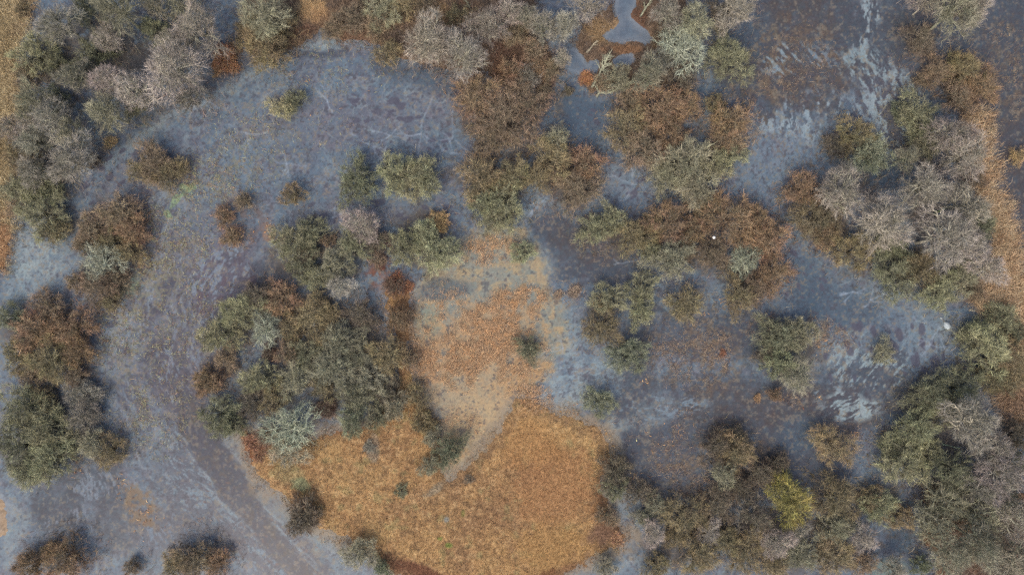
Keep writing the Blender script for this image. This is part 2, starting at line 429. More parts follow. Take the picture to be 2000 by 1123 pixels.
    lay(w * sst(-.5, .5, ell(wx, wy, 930, 760, 110, 90, -30) + .5 * n2) * .65, (172, 144, 114), 1)
    # algae
    for a in [(372,374,16,14,0),(335,412,14,8,30),(350,395,20,8,-40)]:
        lay(sst(0, 0.3, ell(wx, wy, *a) + 0.6 * n2) * 0.7, (138, 160, 120), 1)
    lay(soft(250, 555, 40, 26, -30) * 0.45, (128, 142, 112), 1)
    lay(soft(1740, 1115, 40, 30, 0) * 0.5, (120, 140, 130), 1)
    # small flecks of weed and old leaves locked in the ice everywhere
    lay(sst(.22, .45, n7 + .25 * n1) * .55, (132, 120, 110))
    lay(sst(.22, .45, -n7 + .3 * n6) * .55, (74, 72, 82))
    # mud and dead leaves under the thickets
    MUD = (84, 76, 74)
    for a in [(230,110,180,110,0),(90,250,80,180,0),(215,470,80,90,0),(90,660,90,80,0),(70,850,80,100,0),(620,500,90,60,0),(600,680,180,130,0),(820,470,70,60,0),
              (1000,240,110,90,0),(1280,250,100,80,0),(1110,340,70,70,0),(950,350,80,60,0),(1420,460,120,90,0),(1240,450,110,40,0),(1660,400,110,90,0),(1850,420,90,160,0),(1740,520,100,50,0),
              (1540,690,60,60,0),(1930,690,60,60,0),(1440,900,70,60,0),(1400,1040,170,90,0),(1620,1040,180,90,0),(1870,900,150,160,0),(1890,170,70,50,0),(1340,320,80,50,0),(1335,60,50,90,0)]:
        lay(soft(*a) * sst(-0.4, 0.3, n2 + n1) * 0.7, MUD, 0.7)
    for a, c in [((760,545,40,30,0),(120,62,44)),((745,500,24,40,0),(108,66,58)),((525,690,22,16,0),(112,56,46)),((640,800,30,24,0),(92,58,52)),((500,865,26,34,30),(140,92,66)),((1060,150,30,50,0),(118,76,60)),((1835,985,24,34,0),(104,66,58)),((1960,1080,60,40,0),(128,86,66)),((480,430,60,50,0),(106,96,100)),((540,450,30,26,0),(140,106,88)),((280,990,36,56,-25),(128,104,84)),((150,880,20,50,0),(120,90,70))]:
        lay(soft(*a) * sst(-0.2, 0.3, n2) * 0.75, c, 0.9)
    g3 = fbm(x, y, 3.2, 1011, 2, .8); g4 = fbm(x + 900, y, 4.5, 1021, 2, .8)
    C = C * (1 + .07 * g3[..., None]) + g4[..., None] * np.array([5., -1., -3.])
    C = C * np.array([0.94, 0.965, 0.93])
    for pts in POOLS:
        ps = poly_sd(x + 4 * fbm(x, y, 30, 11, 3), y + 4 * fbm(x, y, 30, 31, 3), pts)
        C = blend(C, sst(-6, -1, ps) * (.7 + .4 * n6), (88, 101, 116)); C = blend(C, sst(-6, -1, ps) * sst(7, 1, ps + 3 * n2) * .45, (124, 134, 142))
    return C, frost, n2, nf

rsd = random.Random(5)
SPOTS = []
def spots(n, x0, x1, y0, y1, a0, a1, ang, angj=25, col=(78, 78, 90)):
    for _ in range(n):
        a = rsd.uniform(a0, a1)
        SPOTS.append((rsd.uniform(x0, x1), rsd.uniform(y0, y1), a, a * rsd.uniform(0.35, 0.7), ang + rsd.uniform(-angj, angj), col))
spots(34, 690, 930, 180, 300, 3, 9, -10)
spots(8, 690, 800, 190, 235, 8, 16, -8)
spots(26, 165, 290, 290, 430, 3, 12, -40)
spots(14, 600, 800, 395, 440, 4, 12, -10)
spots(9, 1205, 1270, 340, 400, 4, 9, -35)
spots(3, 1145, 1175, 215, 250, 6, 10, 30)
spots(16, 1530, 1610, 490, 600, 4, 11, 50)
spots(34, 1610, 1850, 630, 740, 4, 16, 78, 14)
spots(18, 380, 500, 540, 640, 4, 13, -65, 20, (86, 76, 84))
spots(70, 200, 900, 150, 500, 1.5, 4, 0, 90)
spots(8, 820, 900, 395, 420, 4, 10, 0)
spots(60, 380, 700, 930, 1120, 2, 5, 40, 40, (100, 84, 80))
CRACKS = []
def star(cx, cy, n, L, a0=None):
    for k in range(n):
        a = (a0 if a0 is not None else rsd.uniform(0, 6.28)) + k * 6.28 / n + rsd.uniform(-.4, .4)
        pts = [(cx, cy)]; x, y = cx, cy
        l = L * rsd.uniform(0.5, 1.2)
        for q in range(6):
            a += rsd.uniform(-.45, .45)
            x += math.cos(a) * l / 6; y += math.sin(a) * l / 6
            pts.append((x, y))
            if q in (2, 4) and rsd.random() < .6:
                b = a + rsd.choice((-1, 1)) * rsd.uniform(.5, 1.1)
                CRACKS.append([(x, y), (x + math.cos(b) * l * .25, y + math.sin(b) * l * .25)])
        CRACKS.append(pts)
CRACKS += [[(845,190),(835,215),(825,232),(822,262)],[(884,215),(884,270),(860,275)],[(822,262),(835,280),(860,300)],[(890,275),(905,290),(925,300)]]
star(760,265,5,40); star(820,262,4,46); star(715,280,4,36); star(650,425,5,38); star(1235,360,5,46); star(1250,505,3,46,2.6)
star(1843,678,5,46); star(1835,640,3,60,0); star(880,300,4,50); star(640,200,4,34); star(400,200,4,40); star(1665,570,5,26); star(1100,680,4,46); star(1050,400,4,40); star(1150,640,4,40); star(1700,585,4,30); star(560,320,5,40); star(480,260,4,40)

def local(x, y, cx, cy, r):
    return np.nonzero((np.abs(x - cx) < r) & (np.abs(y - cy) < r))

def apply_marks(C, frost, x, y, n2):
    for (cx, cy, a, b, ang, col) in SPOTS:
        I = local(x, y, cx, cy, a * 1.6)
        if not len(I[0]): continue
        w = sst(-0.05, 0.25, ell(x[I], y[I], cx, cy, a, b, ang) + 0.5 * n2[I])
        C[I] = C[I] * (1 - 0.75 * w[:, None]) + np.array(col) * 0.75 * w[:, None]
        frost[I] = frost[I] * (1 - w) + 0.1 * w
    for pts in CRACKS:
        xs = [p[0] for p in pts]; ys = [p[1] for p in pts]
        I = np.nonzero((x > min(xs) - 6) & (x < max(xs) + 6) & (y > min(ys) - 6) & (y < max(ys) + 6))
        if not len(I[0]): continue
        w = sst(2.6, 0.3, line_d(x[I] + 1.5 * n2[I], y[I], pts)) * 0.42 * np.clip(0.75 + n2[I], 0, 1)
        C[I] = C[I] * (1 - w[:, None]) + np.array([142, 156, 170]) * w[:, None]

def land_color(x, y, n1, n2, nf):
    C = np.zeros(x.shape + (3,)) + np.array([172, 132, 88.0])
    C = blend(C, sst(-0.1, 0.5, n1) * 0.55, (152, 112, 76))
    C = blend(C, sst(0.0, 0.5, n2) * 0.5, (190, 150, 100))
    C = blend(C, sst(0.1, 0.5, -n2 + .4 * nf) * 0.5, (130, 98, 70))
    n8 = fbm(x, y, 110, 811, 4, .6); n9 = fbm(x, y, 7, 831, 3, .7)
    C = blend(C, sst(0.0, 0.45, n8) * 0.5, (146, 110, 82)); C = blend(C, sst(0.0, 0.45, -n8) * 0.45, (186, 152, 100))
    C = blend(C, sst(.15, .5, n9) * .5, (202, 168, 122)); C = blend(C, sst(.15, .5, -n9 + .3 * n2) * .55, (118, 92, 68))
    C = blend(C, sst(.3, .6, fbm(x, y, 18, 851, 3)) * .35, (140, 136, 92))
    def reg(a, col, s=0.8):
        nonlocal C
        C = blend(C, sst(0.0, 0.5, ell(x, y, *a) + 0.45 * n2 + 0.3 * n1) * s, col)
    reg((1080,950,110,110,0), (162,116,78), .7)
    reg((1080,1070,110,70,0), (168,128,80), .7)
    reg((560,920,50,30,20), (150,140,100), .5); reg((590,945,30,16,20), (134,138,104), .8)
    reg((876,1063,12,8,0), (120,132,64), .9); reg((904,1000,5,10,0), (128,124,66), .7); reg((860,1050,6,5,0), (120,130,64), .8)
    reg((650,830,90,26,-10), (128,90,66), .8); reg((500,875,26,40,30), (138,84,58), .9)
    reg((1190,930,28,60,10), (128,84,60), .85); reg((1190,1035,60,30,-20), (124,92,74), .9); reg((1215,1050,20,16,0), (174,132,98), .9)
    reg((800,1115,110,26,15), (116,76,58), .9); reg((1080,1130,90,24,-20), (130,90,62), .85)
    reg((790,650,26,110,0), (150,112,80), .9); reg((775,550,40,26,0), (140,92,66), .95)
    reg((730,875,14,30,0), (126,116,108), .6); reg((872,1013,7,7,0), (130,134,134), .8); reg((850,955,36,14,-30), (140,128,112), .7)
    reg((1040,860,90,60,0), (174,128,80), .5)
    # upper shore
    t = sst(215, 150, y) * sst(430, 470, x) * sst(1400, 1350, x)
    C = blend(C, t, (116, 92, 76))
    C = blend(C, t * sst(-.1, .4, n2) * .6, (134, 104, 80)); C = blend(C, t * sst(.0, .4, -n2) * .6, (96, 80, 72))
    reg((612,22,36,34,0), (188,146,94), .9); reg((640,40,60,30,0), (170,124,84), .5); reg((590,62,60,16,-10), (120,84,66), .9); reg((700,72,50,14,0), (128,92,70), .9)
    reg((858,28,30,24,0), (178,138,92), .85); reg((985,120,40,46,0), (112,78,62), .9); reg((905,40,40,40,0), (120,84,66), .8); reg((1020,100,36,60,0), (108,80,66), .8)
    reg((1175,60,36,30,0), (160,124,82), .8); reg((1145,155,18,22,0), (170,106,62), .9); reg((1225,98,50,10,0), (152,104,70), .8); reg((1245,45,20,50,0), (110,72,54), .8); reg((1290,95,24,30,0), (140,104,62), .6)
    # outer banks
    t = sst(110, 60, x) * sst(900, 700, y)
    C = blend(C, t, (184, 160, 120))
    C = blend(C, t * sst(-.1, .4, n1 + .5 * n2) * .5, (150, 124, 84))
    C = blend(C, t * sst(10, 60, x) * sst(-.2,.3,n2) * .6, (146, 112, 90))
    reg((8,480,24,80,0), (182,132,92), .8)
    t = sst(1850, 1890, x) * sst(900, 760, y)
    C = blend(C, t, (190, 158, 122))
    C = blend(C, t * sst(-.1, .4, n2) * .5, (164, 120, 86))
    reg((1975,780,60,50,0), (150,116,92), .9)
    t = sst(1750, 1800, x) * sst(900, 940, y)
    C = blend(C, t, (106, 80, 70))
    C = blend(C, t * sst(-.1, .4, n2) * .5, (138, 98, 74))
    reg((440,118,34,34,0), (150, 96, 62), .95)
    t = sst(60, 30, x) * sst(900, 950, y)
    C = blend(C, t, (160, 138, 120))
    g = C.mean(-1, keepdims=True)
    k = np.where((x < 110) | (x > 1850), .74, np.where(y < 220, .70, .86))[..., None]
    C = (g + (C - g) * k) * np.array([1.02, 1.04, 1.02])
    return C

def axis(lo, hi, n, far):
    a = np.linspace(lo, hi, n)
    e = np.geomspace(3.0, far, 26)
    return np.concatenate([lo - e[::-1], a, hi + e])

def grid(nx, ny):
    X = axis(-60, 2060, nx, 26000); Y = axis(-60, 1183, ny, 26000)
    x, y = np.meshgrid(X, Y)
    N, Mv = x.shape
    i = np.arange(N - 1)[:, None] * Mv + np.arange(Mv - 1)[None, :]
    q = np.stack([i + Mv, i + Mv + 1, i + 1, i], -1).reshape(-1, 4)
    return x, y, q

# --- ice sheet
x, y, q = grid(1480, 870)
C, frost, n2, nf = ice_fields(x, y)
apply_marks(C, frost, x, y, n2)
L = land_sd(x, y)
rim = sst(-22, -3, L + 9 * n2) * sst(14, 2, L)
rim = rim * sst(-0.5, 0.35, fbm(x, y, 70, 777, 3))
C = blend(C, rim * 0.55, (134, 140, 146))
C = blend(C, sst(-34, -4, L + 22 * n2) * sst(760, 820, y) * sst(300, 420, x) * sst(1350, 1260, x) * .7, (132, 118, 98))
cols = lin(np.clip(C, 0, 255)) * 1.02
v = np.stack([(x - 1000) * S, (561.5 - y) * S, np.zeros_like(x)], -1).reshape(-1, 3)
me = make_mesh('frozen_water', v, q, cols=cols.reshape(-1, 3), extra={'frost': frost.ravel()}, smooth=True)
ice = link('frozen_water', me, mat=M_ICE); tag(ice, kind='structure')

# --- ground
x, y, q = grid(900, 530)
n1 = fbm(x, y, 60, 91, 5, 0.6); n2 = fbm(x, y, 14, 101, 4, 0.65); nf = fbm(x, y, 5.5, 121, 3, 0.7)
L = land_sd(x, y)
C = land_color(x, y, n1, n2, nf)
edge = sst(0, 22, L + 9 * n2)
h = -0.35 + 0.35 * sst(-16, 3, L + 9 * n2) + edge * (0.10 + 0.05 * n1 + 0.05 * n2) + 0.25 * sst(10, 200, L)
fr_ = sst(30, 2, L + 16 * n2) * .75 * (y > 740)
C = blend(C, fr_ * .6 * (x < 720), (156, 128, 96)); C = blend(C, fr_ * (x >= 720), (136, 112, 86))
gcols = lin(np.clip(C, 0, 255)) * K_GROUND
v = np.stack([(x - 1000) * S, (561.5 - y) * S, h], -1).reshape(-1, 3)
me = make_mesh('ground', v, q, cols=gcols.reshape(-1, 3), smooth=True)
gr = link('ground', me, mat=M_SOIL); tag(gr, kind='structure')

# ---------------------------------------------------------------- blades, leaves: uncountable cover
RS = np.random.RandomState(42)
def ribbons(p0, p1, p2, w, cols, name):
    """three-point ribbons, pointed at the end"""
    n = len(p0)
    d = p2 - p0
    r = RS.normal(size=(n, 3)) * .45; r[:, 2] += 1.0
    s = np.cross(d, r); s /= np.linalg.norm(s, axis=1)[:, None] + 1e-9
    s *= (w / 2)[:, None]
    V = np.stack([p0 - s, p0 + s, p1 + s * .8, p1 - s * .8, p2], 1).reshape(-1, 3)
    b = np.arange(n)[:, None] * 5
    Q = b + np.array([0, 1, 2, 3]); T = b + np.array([3, 2, 4])
    return make_mesh(name, V, Q, T, cols=np.repeat(cols, 5, axis=0) if cols is not None else None)

def scatter_pts(n, bbox, wfun):
    x0, x1, y0, y1 = bbox
    X = np.empty(0); Y = np.empty(0)
    k = 0
    while len(X) < n and k < 40:
        x = RS.uniform(x0, x1, n); y = RS.uniform(y0, y1, n)
        keep = RS.rand(n) < wfun(x, y)
        X = np.concatenate([X, x[keep]]); Y = np.concatenate([Y, y[keep]]); k += 1
    return X[:n], Y[:n]

def land_h(x, y):
    n1 = fbm(x, y, 60, 91, 5, 0.6); n2 = fbm(x, y, 14, 101, 4, 0.65); nf = fbm(x, y, 5.5, 121, 3, 0.7)
    L = land_sd(x, y)
    h = -0.35 + 0.35 * sst(-16, 3, L + 9 * n2) + sst(0, 22, L + 9 * n2) * (0.10 + 0.05 * n1 + 0.05 * n2) + 0.25 * sst(10, 200, L)
    return L, np.maximum(h, 0.0), n1, n2, nf

def blades(name, n, bbox, wfun, ln, wd, spread, colfun, sway=None, jit=0.28):
    X, Y = scatter_pts(n, bbox, wfun)
    n = len(X)
    L, h, n1, n2, nf = land_h(X, Y)
    c = colfun(X, Y, n1, n2, nf)
    c = lin(np.clip(c, 0, 255)) * 1.15 * np.exp(RS.normal(0, jit, n))[:, None]
    a = RS.uniform(0, 6.283, n) if sway is None else sway(X, Y) + RS.normal(0, .5, n)
    l = RS.uniform(*ln, n); t = RS.uniform(spread * .4, spread, n)
    p0 = np.stack([(X - 1000) * S, (561.5 - Y) * S, h - 0.01], 1)
    dx = np.cos(a); dy = np.sin(a)
    hz = np.stack([dx, dy, np.zeros(n)], 1)
    up = np.array([0, 0, 1.0])
    p1 = p0 + hz * (l * .35 * t)[:, None] + up * (l * .55)[:, None]
    p2 = p0 + hz * (l * t)[:, None] + up * (l * (1.0 - .45 * t))[:, None]
    me = ribbons(p0, p1, p2, RS.uniform(*wd, n), np.clip(c, 0, .9), name)
    return link(name, me, mat=M_BLADE)

EV = lambda x, y: land_sd(x, y)
def in_pool(x, y):
    m = np.zeros(x.shape, dtype=bool)
    for pts in POOLS: m |= poly_sd(x, y, pts) > -2
    return m
def w_land(x, y):
    return w_land0(x, y) * ~in_pool(x, y)
def w_land0(x, y):
    return sst(-26, 6, EV(x, y) + 16 * fbm(x, y, 20, 1201, 3)) ** 1.5
o = blades('short_grass', 90000, (470, 1240, 540, 1140), w_land, (.10, .26), (.014, .03), .9, land_color)
tag(o, 'short golden dry grass covering the low island', 'grass', kind='stuff')
o = blades('bank_reeds', 26000, (-40, 90, -40, 600), w_land, (.25, .7), (.015, .03), .8, land_color)
tag(o, 'straw coloured grass along the left bank', 'grass', kind='stuff')
o = blades('shore_reeds', 30000, (1870, 2050, 200, 850), w_land, (.3, .9), (.015, .035), .9, land_color)
tag(o, 'tan reeds along the right hand shore', 'reeds', kind='stuff')
o = blades('undergrowth', 46000, (415, 1350, -40, 190), w_land, (.15, .6), (.014, .03), .9, land_color)
tag(o, 'reddish brown bracken and straw on the upper shore', 'undergrowth', kind='stuff')
o = blades('woodland_litter', 16000, (1780, 2050, 930, 1170), w_land, (.15, .4), (.014, .03), .9, land_color)
tag(o, 'dark reddish undergrowth beneath the bottom right trees', 'undergrowth', kind='stuff')

def w_ell(lst):
    def f(x, y):
        w = np.zeros(x.shape)
        for a, s in lst: w = np.maximum(w, s * sst(0, .6, ell(x, y, *a)))
        return w * sst(-.55, .55, fbm(x, y, 20, 401, 4, .7)) ** 1.4
    return f
def col_or(x, y, n1, n2, nf):
    C = np.zeros(x.shape + (3,)) + np.array([168., 142, 114])
    C = blend(C, sst(-.3, .4, nf), (188, 150, 112)); return blend(C, sst(0, .5, n2) * .6, (160, 136, 112))
o = blades('orange_sedge', 34000, (800, 1110, 460, 860), w_ell([((950,660,125,80,-35),1),((1010,590,70,40,0),.8),((900,720,60,60,0),.5),((960,490,90,40,0),.25),((1000,700,90,90,0),.3),((1040,780,50,40,0),.5),((870,600,60,60,0),.2),((830,700,40,80,0),.7),((900,840,50,60,0),.15)]),
           (.14, .42), (.010, .022), 1.2, col_or, sway=lambda x, y: 0.9 + 0.8 * fbm(x, y, 60, 60, 2))
tag(o, 'orange sedge and frosted straw in the middle of the marsh', 'sedge', kind='stuff')
def col_w(x, y, n1, n2, nf):
    C = np.zeros(x.shape + (3,)) + np.array([146., 142, 106])
    C = blend(C, RS.rand(*x.shape) > .5, (158, 158, 116)); C = blend(C, RS.rand(*x.shape) > .75, (158, 128, 100))
    return blend(C, RS.rand(*x.shape) > .8, (112, 98, 82))
o = blades('floating_weed', 9000, (170, 960, 60, 900), w_ell([((430,350,120,80,0),.7),((330,480,120,110,0),.8),((240,640,70,110,0),.8),((310,800,90,140,0),.6),((660,140,130,70,0),.35),((480,270,130,80,0),.4),((380,370,50,40,0),1),((330,610,140,160,0),.5),((600,260,200,60,0),.15),((240,860,40,60,0),.5),((560,140,60,60,0),.3)]),
           (.08, .30), (.012, .028), 2.2, col_w)
tag(o, 'yellowish water weed frozen into the left hand pool', 'water weed', kind='stuff')
def col_b(x, y, n1, n2, nf):
    C = np.zeros(x.shape + (3,)) + np.array([136., 118, 104])
    C = blend(C, RS.rand(*x.shape) > .6, (160, 140, 112)); return blend(C, RS.rand(*x.shape) > .8, (104, 84, 76))
o = blades('drowned_straw', 14000, (1040, 2040, 20, 1000), w_ell([((1340,690,110,80,0),.8),((1395,700,40,80,0),1),((1310,890,60,60,0),.7),((1350,940,60,50,0),.5),((1620,665,60,30,0),.8),((1100,575,60,30,0),.5),((1300,830,150,50,0),.2),((1550,130,140,100,0),.16),((1960,140,60,130,0),.2),((1500,640,60,40,0),.6),((1120,560,20,14,0),1),((1600,640,40,30,0),1),((1560,780,40,20,0),.5),((1660,860,100,60,0),.12),((1040,420,60,30,0),.5),((1780,120,60,30,0),.25),((1460,250,40,60,0),.3),((1180,480,80,50,0),.15)]),
           (.10, .36), (.010, .024), 2.0, col_b)
tag(o, 'brown straw poking through dark ice on the right', 'straw', kind='stuff')
def col_l(x, y, n1, n2, nf):
    C = np.zeros(x.shape + (3,)) + np.array([184., 140, 96])
    C = blend(C, RS.rand(*x.shape) > .5, (196, 158, 112)); return blend(C, RS.rand(*x.shape) > .75, (150, 104, 78))
o = blades('orange_leaves', 2400, (130, 1700, 80, 1123), w_ell([((245,965,24,40,-25),.8),((290,1015,46,46,0),1),((235,935,14,16,0),1),((535,450,26,30,0),.8),((150,900,14,50,0),.9),((185,770,14,30,0),.9),((210,810,12,20,0),.8),((1300,850,90,40,0),.16),((1340,825,30,16,0),.4),((1605,670,16,40,0),.9),((1560,790,12,14,0),1),((1522,778,12,10,0),1),((1600,782,14,8,0),.8),((1690,895,16,22,0),.8),((1670,850,14,10,0),.9),((1634,832,10,14,0),1),((1595,860,10,20,0),.8),((1345,555,20,14,0),.9),((1260,745,16,10,0),.9),((1425,600,40,12,20),.8),((1420,690,10,16,0),.5),((1375,610,16,14,0),.5),((1120,800,24,14,0),.6),((1240,930,14,14,0),.9),((1275,935,10,12,0),.7),((600,230,14,10,0),.6),((600,160,10,8,0),.6),((1050,780,60,16,0),.3),((500,440,30,20,0),.4)]),
           (.10, .26), (.03, .07), 1.6, col_l)
tag(o, 'orange dead lily and fern leaves lying on ice', 'leaves', kind='stuff')

# ---------------------------------------------------------------- shrub and tree prototypes (crown radius 2 m)
def unit(v): return v / (np.linalg.norm(v, axis=-1, keepdims=True) + 1e-9)

def tubes(p0, p1, p2, r0, r1, segs, sides):
    """batch of quadratic curves as tapered tubes -> verts, quads"""
    n = len(p0)
    ts = np.linspace(0, 1, segs + 1)
    C = [(1 - t) ** 2 * p0 + 2 * t * (1 - t) * p1 + t * t * p2 for t in ts]
    T = unit(p2 - p0)
    ref = np.where(np.abs(T[:, 2:3]) > .9, np.array([[1.0, 0, 0]]), np.array([[0, 0, 1.0]]))
    A = unit(np.cross(T, ref)); B = np.cross(T, A)
    rings = []
    for t, c in zip(ts, C):
        r = (r0 * (1 - t) + r1 * t)[:, None]
        for k in range(sides):
            a = 2 * math.pi * k / sides
            rings.append(c + r * (A * math.cos(a) + B * math.sin(a)))
    V = np.stack(rings, 1).reshape(-1, 3)
    m = (segs + 1) * sides
    q = []
    for i in range(segs):
        for k in range(sides):
            k2 = (k + 1) % sides
            q.append([i * sides + k, i * sides + k2, (i + 1) * sides + k2, (i + 1) * sides + k])
    Q = (np.arange(n)[:, None, None] * m + np.array(q)[None]).reshape(-1, 4)
    return V, Q

def qpt(p0, p1, p2, t):
    t = t[:, None]
    return (1 - t) ** 2 * p0 + 2 * t * (1 - t) * p1 + t * t * p2
def qtan(p0, p1, p2, t):
    t = t[:, None]
    return unit(2 * (1 - t) * (p1 - p0) + 2 * t * (p2 - p1))

KINDS = {
 'W': dict(H=2.5, trunk=0.0, n=(13, 140, 820, 5200), zc=.35, gap=.05, tl=.38, wob=.62, w=(.009, .019), r=(.055, .028, .015), up=.15, flat=.80),
 'B': dict(H=2.2, trunk=0.0, n=(15, 140, 720, 4200), zc=.35, gap=.08, tl=.46, wob=.62, w=(.008, .018), r=(.052, .025, .014), up=.12, flat=.75),
 'A': dict(H=4.6, trunk=.30, n=(12, 140, 850, 5000), zc=.55, gap=-.2, tl=.44, wob=.50, w=(.007, .015), r=(.070, .036, .017), up=.12, flat=.62),
 'L': dict(H=3.0, trunk=.12, n=(11, 110, 560, 2400), zc=.45, gap=-.5, tl=.46, wob=.55, w=(.009, .018), r=(.075, .042, .021), up=.12, flat=.70),
 'S': dict(H=2.0, trunk=0.0, n=(26, 220, 900, 6500), zc=.30, gap=-1.2, tl=.42, wob=.22, w=(.012, .024), r=(.030, .016, .010), up=.15, flat=.85),
}

def make_proto(kind, seed):
    rs = np.random.RandomState(seed)
    k = KINDS[kind]; R = 2.0; H = k['H']; n1, n2, n3, n4 = k['n']; r1, r2, r3 = k['r']
    zt = H * k['trunk']
    lob = rs.uniform(0, 6.28, 4)
    def rad(az):
        return R * (0.84 + 0.13 * np.sin(2 * az + lob[0]) + 0.12 * np.sin(3 * az + lob[1]) + 0.09 * np.sin(5 * az + lob[2]) + .07 * np.sin(8 * az + lob[3]))
    Vt, Qt, Vc, Qc, tipc, tonec = [], [], [], [], [], []
    off = 0
    lean = rs.uniform(-.12, .12, 2) * H * (1 if zt else .3)
    if zt:
        top = np.array([[lean[0] * .5, lean[1] * .5, zt * 1.9]])
        V, Q = tubes(np.zeros((1, 3)) + [0, 0, -.15], top * .5 + rs.normal(0, .06, (1, 3)), top, np.array([.11]), np.array([.06]), 6, 7)
        Vt.append(V); Qt.append(Q + off); off += len(V)
    # stems / limbs
    az = np.arange(n1) * 2 * math.pi / n1 + rs.uniform(-.35, .35, n1)
    u = np.sqrt(rs.uniform(.02, 1, n1)); u[::3] *= .5
    rr = rad(az) * u * .88
    ez = zt + (H * .86 - zt) * np.sqrt(np.clip(1 - (u * k['flat'] * 1.1) ** 2, .05, 1)) * rs.uniform(.75, 1, n1)
    e = np.stack([np.cos(az) * rr + lean[0], np.sin(az) * rr + lean[1], ez], 1)
    if zt:
        st = rs.uniform(.45, 1, n1)
        s = np.stack([lean[0] * .5 * st, lean[1] * .5 * st, zt * 1.9 * st], 1)
    else:
        s = np.stack([np.cos(az) * .16 * u, np.sin(az) * .16 * u, np.full(n1, -.12)], 1)
    m = s * .5 + e * .5 + np.stack([np.cos(az) * rr * -.10, np.sin(az) * rr * -.10, (ez - s[:, 2]) * .16], 1) + rs.normal(0, .07, (n1, 3))
    V, Q = tubes(s, m, e, np.full(n1, r1), np.full(n1, r1 * .35), 6, 5)
    Vt.append(V); Qt.append(Q + off); off += len(V)
    zc = k['zc'] * H; hu = H - zc; hd = (zc - zt * 1.2) * .95
    ph = rs.uniform(0, 6.28, (6, 3)); fq = unit(rs.normal(size=(6, 3))) * np.array([3, 5, 7, 10, 13, 17])[:, None]
    def lump(d):
        v = 0
        for i in range(6): v = v + np.sin(d @ fq[i] + ph[i, 0]) * (.42, .42, .42, .42, .38, .34)[i]
        return v
    def targets(n, lo, hi, gap):
        d = unit(rs.normal(size=(n * 3, 3))); d[:, 2] = np.where(rs.rand(n * 3) < .72, np.abs(d[:, 2]), d[:, 2])
        g = lump(d)
        d = d[(g > gap) | ((d[:, 2] > .85) & (g > -.8))][:n]; g = lump(d)
        rho = rs.uniform(lo ** 2, hi ** 2, len(d)) ** .5 * (1 + .13 * np.clip(g, -1.3, 1.3))
        az = np.arctan2(d[:, 1], d[:, 0]); R_ = rad(az) * 1.04
        p = np.stack([d[:, 0] * R_ * rho, d[:, 1] * R_ * rho, zc + d[:, 2] * np.where(d[:, 2] > 0, hu, hd) * rho], 1)
        p[:, :2] += lean * (p[:, 2:3] / H)
        p[:, 2] = np.maximum(p[:, 2], .1)
        return p, g
    def attach(p, par, ts, pen):
        """nearest point (towards the base) on the parent curves for each target"""
        s0, m0, e0 = par
        cand = np.concatenate([qpt(s0, m0, e0, np.full(len(s0), t)) for t in ts])
        tan = np.concatenate([qtan(s0, m0, e0, np.full(len(s0), t)) for t in ts])
        idx = np.tile(np.arange(len(s0)), len(ts))
        D = np.linalg.norm(p[:, None, :] - cand[None], axis=2)
        al = ((p[:, None, :] - cand[None]) * tan[None]).sum(2)
        D = D + pen * np.maximum(0, .35 * D - al) + rs.rand(*D.shape) * .10
        j = D.argmin(1)
        return cand[j], tan[j], idx[j]
    t2, g2 = targets(n2, .45, .86, -1.2)
    a2, d2, i2 = attach(t2, (s, m, e), (.2, .35, .5, .65, .8, .95), 1.0)
    ln = np.linalg.norm(t2 - a2, axis=1)[:, None]
    m2 = a2 + d2 * ln * .4 + (t2 - a2) * .2 + rs.normal(0, .08, t2.shape) * ln; b2 = t2
    V, Q = tubes(a2, m2, b2, np.full(len(t2), r2), np.full(len(t2), r2 * .45), 5, 4)
    Vt.append(V); Qt.append(Q + off)
    tone2 = rs.rand(len(t2)) * .5 + .3 * rs.rand(n1)[i2] + .2 * np.clip(.5 + .4 * g2, 0, 1)
    t3, g3 = targets(n3, .38, .98, k['gap'])
    a3, d3, i3 = attach(t3, (a2, m2, b2), (.3, .55, .8, 1.0), .8)
    ln = np.linalg.norm(t3 - a3, axis=1)[:, None]
    m3 = a3 + d3 * ln * .35 + (t3 - a3) * .25 + rs.normal(0, .08, t3.shape) * ln; b3 = t3
    V, Q = tubes(a3, m3, b3, np.full(len(t3), r3), np.full(len(t3), r3 * .5), 3, 3)
    offc = 0
    Vc.append(V); Qc.append(Q); offc += len(V)
    tipc.append(np.full(len(V), .15)); tonec.append(np.repeat(tone2[i3], len(V) // len(t3)))
    i4 = rs.randint(0, len(t3), n4); t4 = rs.uniform(.25, 1, n4)
    a4 = qpt(a3[i4], m3[i4], b3[i4], t4); d4 = qtan(a3[i4], m3[i4], b3[i4], t4)
    o4 = unit((a4 - np.array([0, 0, zc * .5])) * np.array([1, 1, .6]))
    dd = unit(d4 * .45 + o4 * .32 + unit(rs.normal(size=(n4, 3))) * k['wob'] + np.array([0, 0, k['up']]))
    L4 = k['tl'] * rs.uniform(.5, 1.25, n4)[:, None]
    b4 = a4 + dd * L4; b4[:, 2] = np.maximum(b4[:, 2], .05)
    m4 = (a4 + b4) / 2 + rs.normal(0, .10, (n4, 3)) * L4
    w = rs.uniform(*k['w'], n4)
    d = b4 - a4; r = rs.normal(size=(n4, 3)) * .6; r[:, 2] += .9; sv = unit(np.cross(d, r)) * (w / 2)[:, None]
    V = np.stack([a4 - sv, a4 + sv, m4 + sv * .85, m4 - sv * .85, b4], 1).reshape(-1, 3)
    bb = np.arange(n4)[:, None] * 5 + offc
    Qc.append(bb + np.array([0, 1, 2, 3])); Tc = bb + np.array([3, 2, 4])
    Vc.append(V)
    tipc.append(np.tile([.3, .3, .75, .75, 1.0], n4)); tonec.append(np.repeat(np.clip(tone2[i3[i4]] + rs.normal(0, .02, n4), 0, 1), 5))
